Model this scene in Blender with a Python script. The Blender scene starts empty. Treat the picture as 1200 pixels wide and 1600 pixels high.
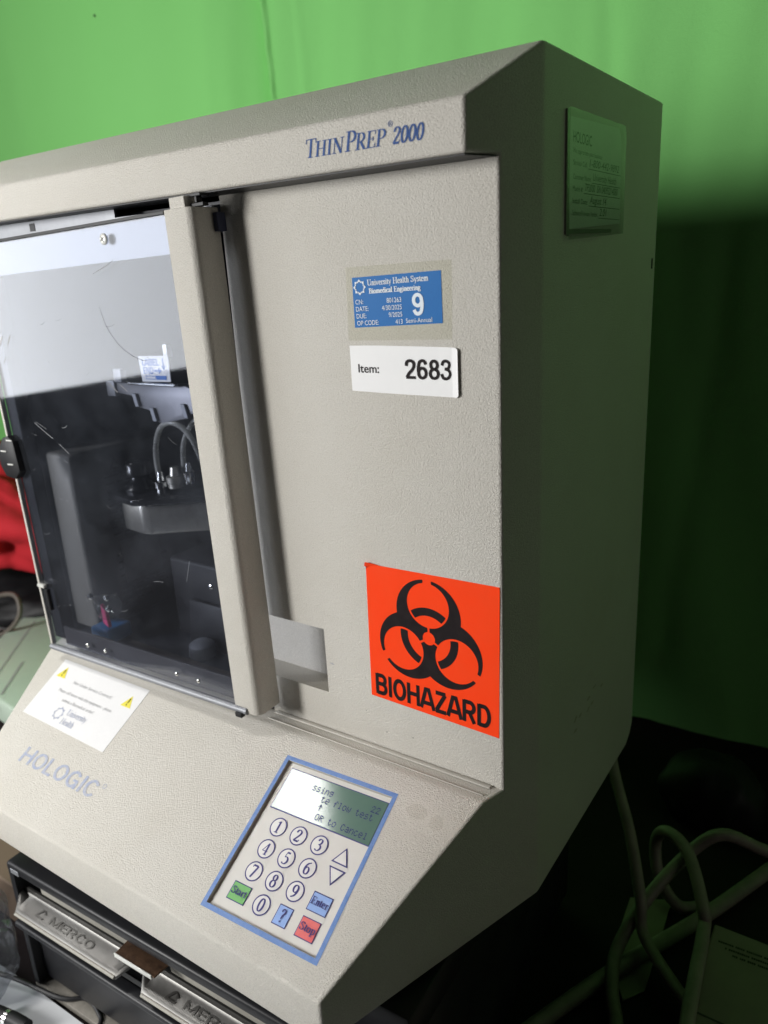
import bpy, bmesh, math, random
from math import sin, cos, tan, radians, pi, sqrt
from mathutils import Vector, Matrix
random.seed(7)
S = bpy.context.scene
COL = S.collection
V = Vector

# ------------------------------------------------------------------ camera
cam_d = bpy.data.cameras.new('camera'); cam = bpy.data.objects.new('camera', cam_d); COL.objects.link(cam)
fw = V((-0.54470, 0.78402, -0.29778)).normalized(); rt = V((0.82936, 0.55621, -0.05264)).normalized()
up = rt.cross(fw).normalized(); rt = fw.cross(up).normalized()
cam.matrix_world = Matrix(((rt.x, up.x, -fw.x, 0.193566), (rt.y, up.y, -fw.y, -0.403594), (rt.z, up.z, -fw.z, 0.344498), (0, 0, 0, 1)))
cam_d.sensor_fit = 'VERTICAL'; cam_d.sensor_height = 36.0; cam_d.sensor_width = 27.0
cam_d.lens = 36.0 * 1195.2 / 1600.0
cam_d.clip_start = 0.01; cam_d.clip_end = 60
cam_d.dof.use_dof = True; cam_d.dof.focus_distance = 0.53; cam_d.dof.aperture_fstop = 7.5
S.camera = cam

# ------------------------------------------------------------------ world and lamps
W = bpy.data.worlds.new('World'); S.world = W; W.use_nodes = True
W.node_tree.nodes['Background'].inputs[0].default_value = (0.85, 0.95, 1.0, 1)
W.node_tree.nodes['Background'].inputs[1].default_value = 0.003

def area(name, loc, target, sx, sy, power, col=(1, 1, 1), spread=180):
    l = bpy.data.lights.new(name, 'AREA'); l.shape = 'RECTANGLE'; l.size = sx; l.size_y = sy
    l.energy = power; l.color = col; l.shape = 'ELLIPSE' if 'lamp' in name else 'RECTANGLE'; l.spread = radians(spread)
    o = bpy.data.objects.new(name, l); COL.objects.link(o); o.location = loc
    d = V(target) - V(loc); o.rotation_euler = d.to_track_quat('-Z', 'Y').to_euler()
    return o
# area light standing in for a lit white wall on the left, and a ceiling fitting
area('wall_bounce', (-1.5, -1.22, 0.38), (0.0, -1.22, 0.38), 1.25, 0.52, 15, (0.96, 0.98, 1.0))
area('work_lamp', (-1.25, -1.45, 0.54), (-0.1, 0.1, 0.24), 0.32, 0.66, 32, (1.0, 0.985, 0.955))
area('ceiling_light', (-1.72, -0.62, 2.15), (-0.50, -0.20, 0.10), 0.42, 0.42, 0.52, (1.0, 0.985, 0.96), 22)
area('side_fill', (2.2, -0.55, 0.50), (0.0, 0.0, 0.2), 1.2, 1.2, 1.8, (1.0, 0.95, 0.86))  # added fill light, unseen, to lift the dark right-hand faces

S.view_settings.view_transform = 'Standard'; S.view_settings.look = 'None'
S.view_settings.exposure = 0.0; S.view_settings.gamma = 1.0; S.view_settings.use_curve_mapping = False
S.render.engine = 'CYCLES'
S.cycles.max_bounces = 10; S.cycles.transparent_max_bounces = 16
S.cycles.sample_clamp_indirect = 4.0
S.cycles.caustics_reflective = False; S.cycles.caustics_refractive = False

# ------------------------------------------------------------------ materials
def mat(name, col, rough=0.5, metal=0.0, spec=0.5, bump=None, var=None, emis=None, coat=0.0):
    """bump=(scale, distance, strength, detail); var=(scale, amount, dirt colour)"""
    m = bpy.data.materials.new(name); m.use_nodes = True
    nt = m.node_tree; b = nt.nodes['Principled BSDF']
    b.inputs['Base Color'].default_value = (*col, 1); b.inputs['Roughness'].default_value = rough
    b.inputs['Metallic'].default_value = metal; b.inputs['Specular IOR Level'].default_value = spec
    b.inputs['Coat Weight'].default_value = coat
    tc = nt.nodes.new('ShaderNodeTexCoord')
    if bump:
        n = nt.nodes.new('ShaderNodeTexNoise'); n.inputs['Scale'].default_value = bump[0]; n.inputs['Detail'].default_value = bump[3]
        nt.links.new(tc.outputs['Object'], n.inputs['Vector'])
        bp = nt.nodes.new('ShaderNodeBump'); bp.inputs['Strength'].default_value = bump[2]; bp.inputs['Distance'].default_value = bump[1]
        nt.links.new(n.outputs['Fac'], bp.inputs['Height']); nt.links.new(bp.outputs['Normal'], b.inputs['Normal'])
    if var:
        n = nt.nodes.new('ShaderNodeTexNoise'); n.inputs['Scale'].default_value = var[0]; n.inputs['Detail'].default_value = 6; n.inputs['Roughness'].default_value = 0.65
        nt.links.new(tc.outputs['Object'], n.inputs['Vector'])
        r = nt.nodes.new('ShaderNodeMapRange'); r.inputs[1].default_value = 0.35; r.inputs[2].default_value = 0.75
        r.inputs[3].default_value = 0; r.inputs[4].default_value = var[1]
        nt.links.new(n.outputs['Fac'], r.inputs[0])
        mx = nt.nodes.new('ShaderNodeMix'); mx.data_type = 'RGBA'
        mx.inputs[6].default_value = (*col, 1); mx.inputs[7].default_value = (*var[2], 1)
        nt.links.new(r.outputs[0], mx.inputs[0]); nt.links.new(mx.outputs[2], b.inputs['Base Color'])
    if emis:
        b.inputs['Emission Color'].default_value = (*emis[0], 1); b.inputs['Emission Strength'].default_value = emis[1]
    return m

def clear(name, tint, ior=1.45, rough=0.02, dust=0.0, dcol=(0.6, 0.62, 0.66), scr=False):
    """thin clear plastic: tinted see-through, fresnel reflection, and a little dust and scratches that scatter light"""
    m = bpy.data.materials.new(name); m.use_nodes = True; nt = m.node_tree
    for n in list(nt.nodes): nt.nodes.remove(n)
    N = nt.nodes.new; L = nt.links.new
    out = N('ShaderNodeOutputMaterial'); tr = N('ShaderNodeBsdfTransparent'); tr.inputs[0].default_value = (*tint, 1)
    gl = N('ShaderNodeBsdfGlossy'); gl.inputs['Roughness'].default_value = rough
    fr = N('ShaderNodeFresnel'); ge = N('ShaderNodeNewGeometry'); mr = N('ShaderNodeMapRange')
    mr.inputs[3].default_value = ior; mr.inputs[4].default_value = 1 / ior   # the same reflection from either side of the film
    L(ge.outputs['Backfacing'], mr.inputs[0]); L(mr.outputs[0], fr.inputs[0])
    a = N('ShaderNodeMixShader'); L(fr.outputs[0], a.inputs[0]); L(tr.outputs[0], a.inputs[1]); L(gl.outputs[0], a.inputs[2])
    last = a
    if dust:
        tc = N('ShaderNodeTexCoord'); df = N('ShaderNodeBsdfDiffuse'); df.inputs[0].default_value = (*dcol, 1)
        n1 = N('ShaderNodeTexNoise'); n1.inputs['Scale'].default_value = 14; n1.inputs['Detail'].default_value = 8; n1.inputs['Roughness'].default_value = 0.7
        L(tc.outputs['Object'], n1.inputs['Vector'])
        r1 = N('ShaderNodeMapRange'); r1.inputs[1].default_value = 0.4; r1.inputs[2].default_value = 0.8; r1.inputs[3].default_value = dust * 0.4; r1.inputs[4].default_value = dust * 1.8
        L(n1.outputs['Fac'], r1.inputs[0])
        v = N('ShaderNodeTexVoronoi'); v.inputs['Scale'].default_value = 170; L(tc.outputs['Object'], v.inputs['Vector'])
        r2 = N('ShaderNodeMapRange'); r2.inputs[1].default_value = 0.06; r2.inputs[2].default_value = 0.02; r2.inputs[3].default_value = 0; r2.inputs[4].default_value = 0.30
        L(v.outputs['Distance'], r2.inputs[0])
        n2 = N('ShaderNodeTexNoise'); n2.inputs['Scale'].default_value = 60; L(tc.outputs['Object'], n2.inputs['Vector'])
        r3 = N('ShaderNodeMapRange'); r3.inputs[1].default_value = 0.5; r3.inputs[2].default_value = 0.75; r3.inputs[3].default_value = 0; r3.inputs[4].default_value = 1
        L(n2.outputs['Fac'], r3.inputs[0])
        mu = N('ShaderNodeMath'); mu.operation = 'MULTIPLY'; L(r2.outputs[0], mu.inputs[0]); L(r3.outputs[0], mu.inputs[1])
        ad = N('ShaderNodeMath'); ad.operation = 'ADD'; ad.use_clamp = True; L(r1.outputs[0], ad.inputs[0]); L(mu.outputs[0], ad.inputs[1])
        b = N('ShaderNodeMixShader'); L(ad.outputs[0], b.inputs[0]); L(a.outputs[0], b.inputs[1]); L(df.outputs[0], b.inputs[2]); last = b
    L(last.outputs[0], out.inputs[0])
    return m

PAINT = mat('beige_textured_paint', (0.655, 0.63, 0.575), 0.5, spec=0.42, var=(9, 0.55, (0.57, 0.535, 0.465)))
def _grain(m):
    nt = m.node_tree; N = nt.nodes.new; K = nt.links.new; b = nt.nodes['Principled BSDF']; tc = N('ShaderNodeTexCoord')
    n1 = N('ShaderNodeTexNoise'); n1.inputs['Scale'].default_value = 1150; n1.inputs['Detail'].default_value = 3; n1.inputs['Roughness'].default_value = 0.75
    v = N('ShaderNodeTexVoronoi'); v.inputs['Scale'].default_value = 900
    K(tc.outputs['Object'], n1.inputs['Vector']); K(tc.outputs['Object'], v.inputs['Vector'])
    ad = N('ShaderNodeMath'); ad.operation = 'MULTIPLY_ADD'; ad.inputs[1].default_value = -0.35; K(v.outputs['Distance'], ad.inputs[0]); K(n1.outputs['Fac'], ad.inputs[2])
    bp = N('ShaderNodeBump'); bp.inputs['Strength'].default_value = 0.85; bp.inputs['Distance'].default_value = 0.00085
    K(ad.outputs[0], bp.inputs['Height']); K(bp.outputs['Normal'], b.inputs['Normal'])
    src = b.inputs['Base Color'].links[0].from_socket; mx = N('ShaderNodeMix'); mx.data_type = 'RGBA'; mx.blend_type = 'MULTIPLY'; mx.inputs[0].default_value = 1.0
    r = N('ShaderNodeMapRange'); r.inputs[1].default_value = 0.3; r.inputs[2].default_value = 0.7; r.inputs[3].default_value = 0.86; r.inputs[4].default_value = 1.10
    K(n1.outputs['Fac'], r.inputs[0]); K(src, mx.inputs[6]); K(r.outputs[0], mx.inputs[7]); K(mx.outputs[2], b.inputs['Base Color'])
_grain(PAINT)
PAINT2 = mat('beige_smooth_paint', (0.56, 0.54, 0.49), 0.5, bump=(500, 0.0003, 0.3, 2), var=(30, 0.3, (0.42, 0.39, 0.34)))
DARK = mat('dark_interior', (0.026, 0.030, 0.042), 0.55, var=(20, 0.5, (0.05, 0.05, 0.055)))
BLACK = mat('black_plastic', (0.010, 0.010, 0.012), 0.5, spec=0.25, var=(40, 0.5, (0.03, 0.03, 0.03)))
GREYBOX = mat('grey_interior_cover', (0.10, 0.098, 0.093), 0.5, bump=(500, 0.0003, 0.3, 2), var=(15, 0.5, (0.07, 0.07, 0.068)))
GREYMETAL = mat('grey_metal', (0.25, 0.26, 0.28), 0.5, 0.3, var=(60, 0.5, (0.17, 0.17, 0.19)))
STEEL = mat('stainless_steel', (0.135, 0.132, 0.126), 0.40, 0.75, bump=(240, 0.0002, 0.3, 4), var=(25, 0.8, (0.075, 0.072, 0.068)))
STEEL2 = mat('brushed_steel_block', (0.55, 0.53, 0.47), 0.35, 0.85, var=(70, 0.6, (0.32, 0.30, 0.26)))
CHROME = mat('bright_metal', (0.85, 0.85, 0.83), 0.18, 1.0)
SCREWW = mat('pale_screw_metal', (0.72, 0.72, 0.68), 0.4, 0.3)
STRIP = mat('pale_metal_strip', (0.25, 0.265, 0.295), 0.5, 0.1, var=(20, 0.3, (0.21, 0.225, 0.255)))
GLASS = clear('smoky_door_acrylic', (0.86, 0.88, 0.93), 1.44, 0.035, 0.022, (0.55, 0.60, 0.70))
SLEEVE = clear('clear_plastic_sleeve', (0.93, 0.95, 0.93), 1.45, 0.08, 0.02)
TAPE = clear('clear_tape', (0.96, 0.96, 0.94), 1.10, 0.4)
TUBEM = clear('clear_tubing', (0.72, 0.72, 0.68), 1.5, 0.12, 0.42, (0.75, 0.75, 0.70))
KNOB = mat('glossy_black_knob', (0.012, 0.012, 0.013), 0.22, spec=0.6)
BAGM = clear('clear_plastic_bag_film', (0.72, 0.73, 0.75), 1.5, 0.10, 0.06)
ORANGE = mat('fluorescent_orange_label', (0.98, 0.055, 0.006), 0.45, spec=0.15, bump=(45, 0.0012, 0.35, 4), var=(40, 0.25, (0.85, 0.10, 0.03)))
INK = mat('black_ink', (0.010, 0.007, 0.008), 0.6, spec=0.12, var=(120, 0.5, (0.03, 0.022, 0.022)))
BLUE = mat('blue_label', (0.018, 0.165, 0.53), 0.6, spec=0.10, var=(90, 0.4, (0.025, 0.19, 0.56)))
WINK = mat('white_ink', (0.74, 0.80, 0.86), 0.6, spec=0.1)
PAPER = mat('white_paper', (0.80, 0.80, 0.80), 0.6, bump=(160, 0.0004, 0.35, 3), var=(60, 0.25, (0.72, 0.72, 0.73)))
NAVY = mat('blue_print', (0.025, 0.065, 0.22), 0.6, spec=0.12, var=(700, 0.7, (0.07, 0.14, 0.32)))
FADED = mat('faded_blue_print', (0.34, 0.39, 0.56), 0.6, spec=0.2, var=(420, 1.0, (0.56, 0.56, 0.56)))
FRAMEB = mat('blue_frame_print', (0.10, 0.21, 0.50), 0.45, bump=(620, 0.0005, 0.5, 2.5), var=(300, 0.7, (0.20, 0.31, 0.58)))
KEYP = mat('keypad_membrane', (0.62, 0.605, 0.57), 0.42, bump=(90, 0.0004, 0.25, 2), var=(40, 0.3, (0.56, 0.54, 0.50)))
KEYC = mat('key_dome_membrane', (0.66, 0.65, 0.63), 0.35)
KLINE = mat('key_outline_print', (0.085, 0.08, 0.23), 0.6, spec=0.12)
KGREEN = mat('green_key', (0.12, 0.40, 0.09), 0.4, var=(200, 0.5, (0.18, 0.46, 0.14)))
KRED = mat('red_key', (0.70, 0.10, 0.10), 0.4, var=(200, 0.5, (0.74, 0.18, 0.17)))
KBLUE = mat('blue_key', (0.22, 0.36, 0.70), 0.4, var=(200, 0.5, (0.30, 0.43, 0.74)))
LCD = mat('lcd_glass', (0.105, 0.185, 0.15), 0.09, spec=0.24, var=(50, 0.5, (0.125, 0.21, 0.165)))
LCDT = mat('lcd_segments', (0.018, 0.035, 0.12), 0.3, spec=0.2)
LABELB = mat('label_blue', (0.03, 0.15, 0.50), 0.5)
GREYTXT = mat('grey_print', (0.42, 0.42, 0.43), 0.6)
YELLOW = mat('yellow_print', (0.80, 0.70, 0.06), 0.5)
CARDG = mat('pale_service_card', (0.80, 0.84, 0.78), 0.4, var=(40, 0.4, (0.70, 0.74, 0.68)))
BRASS = mat('rusty_copper_bracket', (0.20, 0.115, 0.07), 0.5, 0.6, bump=(400, 0.0004, 0.5, 3), var=(120, 0.9, (0.06, 0.035, 0.025)))
BLKM = mat('black_enamel', (0.012, 0.0125, 0.015), 0.40, spec=0.25, var=(30, 0.6, (0.028, 0.028, 0.03)))
IVORY = mat('ivory_pan_edge', (0.34, 0.325, 0.285), 0.55, var=(30, 0.5, (0.24, 0.225, 0.195)))
CLOTHG = mat('green_screen_cloth', (0.26, 0.71, 0.205), 0.85, spec=0.15, bump=(1100, 0.0012, 0.7, 3), var=(3.5, 0.4, (0.29, 0.74, 0.235)))
TABLE = mat('table_top_board', (0.022, 0.018, 0.018), 0.85, spec=0.05, var=(12, 0.6, (0.035, 0.028, 0.028)))
WSHEET = mat('white_board_sheet', (0.66, 0.68, 0.70), 0.5, var=(12, 0.4, (0.52, 0.54, 0.57)))
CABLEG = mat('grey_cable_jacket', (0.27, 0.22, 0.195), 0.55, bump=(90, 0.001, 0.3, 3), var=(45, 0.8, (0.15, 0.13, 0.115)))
CABLEB = mat('black_cable_jacket', (0.015, 0.015, 0.017), 0.45)
REDC = mat('red_cloth', (0.55, 0.025, 0.035), 0.8, spec=0.2, bump=(900, 0.0006, 0.5, 2))
PACK = mat('pale_green_pack_film', (0.55, 0.66, 0.55), 0.35, var=(20, 0.5, (0.46, 0.58, 0.48)))
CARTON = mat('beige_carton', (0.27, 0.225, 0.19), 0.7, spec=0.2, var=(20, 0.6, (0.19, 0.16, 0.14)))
BROWN = mat('brown_cardboard', (0.16, 0.11, 0.075), 0.75, var=(20, 0.4, (0.11, 0.08, 0.055)))
PINK = mat('magenta_plastic', (0.62, 0.05, 0.18), 0.4)
BLUEP = mat('blue_plastic', (0.02, 0.14, 0.36), 0.35)
DUSTM = mat('scuff_mark', (0.06, 0.055, 0.05), 0.8)

# ------------------------------------------------------------------ object helpers
def link(name, me, m, parent=None):
    o = bpy.data.objects.new(name, me); COL.objects.link(o)
    if m is not None:
        me.materials.clear(); me.materials.append(m)
    if parent is not None:
        o.parent = parent
        if parent.type == 'EMPTY': o.matrix_parent_inverse = Matrix.Translation(-parent.location)
    return o
def tag(o, label, cat, group=None, kind=None):
    o['label'] = label; o['category'] = cat
    if group: o['group'] = group
    return o
def thing(name, loc, label, cat, group=None):
    o = bpy.data.objects.new(name, None); COL.objects.link(o); o.location = loc; o.empty_display_size = 0.05
    return tag(o, label, cat, group)
def struct(name, bm, m):
    o = fin(name, bm, m); o['kind'] = 'structure'; return o
def fin(name, bm, m, parent=None, smooth=None, label=None):
    me = bpy.data.meshes.new(name)
    bmesh.ops.recalc_face_normals(bm, faces=bm.faces)
    bm.to_mesh(me); bm.free()
    if smooth is not None:
        me.shade_smooth()
        if smooth < 179: me.set_sharp_from_angle(angle=radians(smooth))
    o = link(name, me, m, parent)
    if label: o['label'] = label
    return o
def NB(): return bmesh.new()
def box(bm, a, b, bev=0.0, seg=2, xf=None):
    vs = [bm.verts.new((x, y, z)) for x in (a[0], b[0]) for y in (a[1], b[1]) for z in (a[2], b[2])]
    fs = [(0, 1, 3, 2), (4, 6, 7, 5), (0, 4, 5, 1), (2, 3, 7, 6), (0, 2, 6, 4), (1, 5, 7, 3)]
    faces = [bm.faces.new([vs[i] for i in f]) for f in fs]
    allv = vs
    if bev:
        es = list({e for f in faces for e in f.edges})
        r = bmesh.ops.bevel(bm, geom=es, offset=bev, segments=seg, profile=0.5, affect='EDGES')
        allv = list({v for f in r['faces'] for v in f.verts})
    if xf is not None:
        for v in set(allv): v.co = xf(v.co)
    return bm
def prism(bm, pts, h, bev=0, seg=2):
    """pts: list of Vectors (planar), h: extrusion Vector"""
    a = [bm.verts.new(p) for p in pts]; b = [bm.verts.new(V(p) + V(h)) for p in pts]; n = len(pts)
    fs = [bm.faces.new(a), bm.faces.new(b[::-1])]
    for i in range(n): fs.append(bm.faces.new((a[i], b[i], b[(i + 1) % n], a[(i + 1) % n])))
    if bev:
        es = list({e for f in fs for e in f.edges}); bmesh.ops.bevel(bm, geom=es, offset=bev, segments=seg, profile=0.5, affect='EDGES')
    return bm
def catmull(P, n=8, closed=False):
    P = [V(p) for p in P]; out = []; m = len(P)
    rng = range(m) if closed else range(m - 1)
    for i in rng:
        if closed: p0, p1, p2, p3 = P[i - 1], P[i], P[(i + 1) % m], P[(i + 2) % m]
        else: p0, p1, p2, p3 = P[max(i - 1, 0)], P[i], P[i + 1], P[min(i + 2, m - 1)]
        for k in range(n):
            t = k / n
            out.append(0.5 * ((2 * p1) + (p2 - p0) * t + (2 * p0 - 5 * p1 + 4 * p2 - p3) * t * t + (3 * p1 - p0 - 3 * p2 + p3) * t ** 3))
    if not closed: out.append(P[-1])
    return out
def tube(bm, P, r, seg=10, smooth=8):
    pts = catmull(P, smooth) if smooth else [V(p) for p in P]
    rings = []; nrm = None
    for i, p in enumerate(pts):
        t = (pts[min(i + 1, len(pts) - 1)] - pts[max(i - 1, 0)]).normalized()
        if nrm is None:
            nrm = t.orthogonal().normalized()
        nrm = (nrm - t * nrm.dot(t)).normalized(); b = t.cross(nrm)
        rr = r(i / (len(pts) - 1)) if callable(r) else r
        rings.append([bm.verts.new(p + (nrm * cos(2 * pi * k / seg) + b * sin(2 * pi * k / seg)) * rr) for k in range(seg)])
    for i in range(len(rings) - 1):
        for k in range(seg):
            bm.faces.new((rings[i][k], rings[i][(k + 1) % seg], rings[i + 1][(k + 1) % seg], rings[i + 1][k]))
    bm.faces.new(rings[0][::-1]); bm.faces.new(rings[-1])
    return bm
def lathe(bm, prof, o, ax, seg=24):
    """prof: [(r, h)] round axis ax at o"""
    ax = V(ax).normalized(); e1 = ax.orthogonal().normalized(); e2 = ax.cross(e1); o = V(o)
    rings = [[bm.verts.new(o + ax * h + (e1 * cos(2 * pi * k / seg) + e2 * sin(2 * pi * k / seg)) * max(r, 1e-5)) for k in range(seg)] for r, h in prof]
    for i in range(len(rings) - 1):
        for k in range(seg): bm.faces.new((rings[i][k], rings[i][(k + 1) % seg], rings[i + 1][(k + 1) % seg], rings[i + 1][k]))
    bm.faces.new(rings[0][::-1]); bm.faces.new(rings[-1])
    return bm

# ---- flat print: frames and lettering
class Frame:
    def __init__(s, o, ux, uy):
        s.o = V(o); s.ux = V(ux).normalized(); s.uy = V(uy).normalized(); s.n = s.ux.cross(s.uy).normalized()
        s.uy = s.n.cross(s.ux)
    def p(s, x, y, z=0.0): return s.o + s.ux * x + s.uy * y + s.n * z
def flatmesh(name, polys, fr, z, m, parent, stagger=0.0):
    bm = NB()
    for i, poly in enumerate(polys):
        bm.faces.new([bm.verts.new(fr.p(x, y, z + stagger * (i % 12))) for x, y in poly])
    me = bpy.data.meshes.new(name); 
    bm.normal_update()
    for f in bm.faces:
        if f.normal.dot(fr.n) < 0: f.normal_flip()
    bm.to_mesh(me); bm.free()
    return link(name, me, m, parent)
_tmp = []
def sans(name, body, x, y, size, fr, z, m, parent, width=None, bold=0.0, align='LEFT', sx=1.0, shear=0.0, label=None):
    """lettering in the built-in sans face, cap height about size"""
    c = bpy.data.curves.new(name, 'FONT'); c.body = body; c.size = size / 0.715; c.align_x = align; c.offset = bold * size; c.shear = shear
    c.resolution_u = 4; c.fill_mode = 'FRONT'
    t = bpy.data.objects.new('tmp', c); COL.objects.link(t)
    dg = bpy.context.evaluated_depsgraph_get(); dg.update()
    me = bpy.data.meshes.new_from_object(t.evaluated_get(dg)); bpy.data.objects.remove(t); bpy.data.curves.remove(c)
    xs = [v.co.x for v in me.vertices]
    if width and xs: sx = width / (max(xs) - min(xs))
    x0 = min(xs) if (align == 'LEFT' and xs) else 0
    for v in me.vertices: v.co = fr.p(x + (v.co.x - x0) * sx, y + v.co.y, z)
    me.materials.clear()
    return link(name, me, m, parent)
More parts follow.
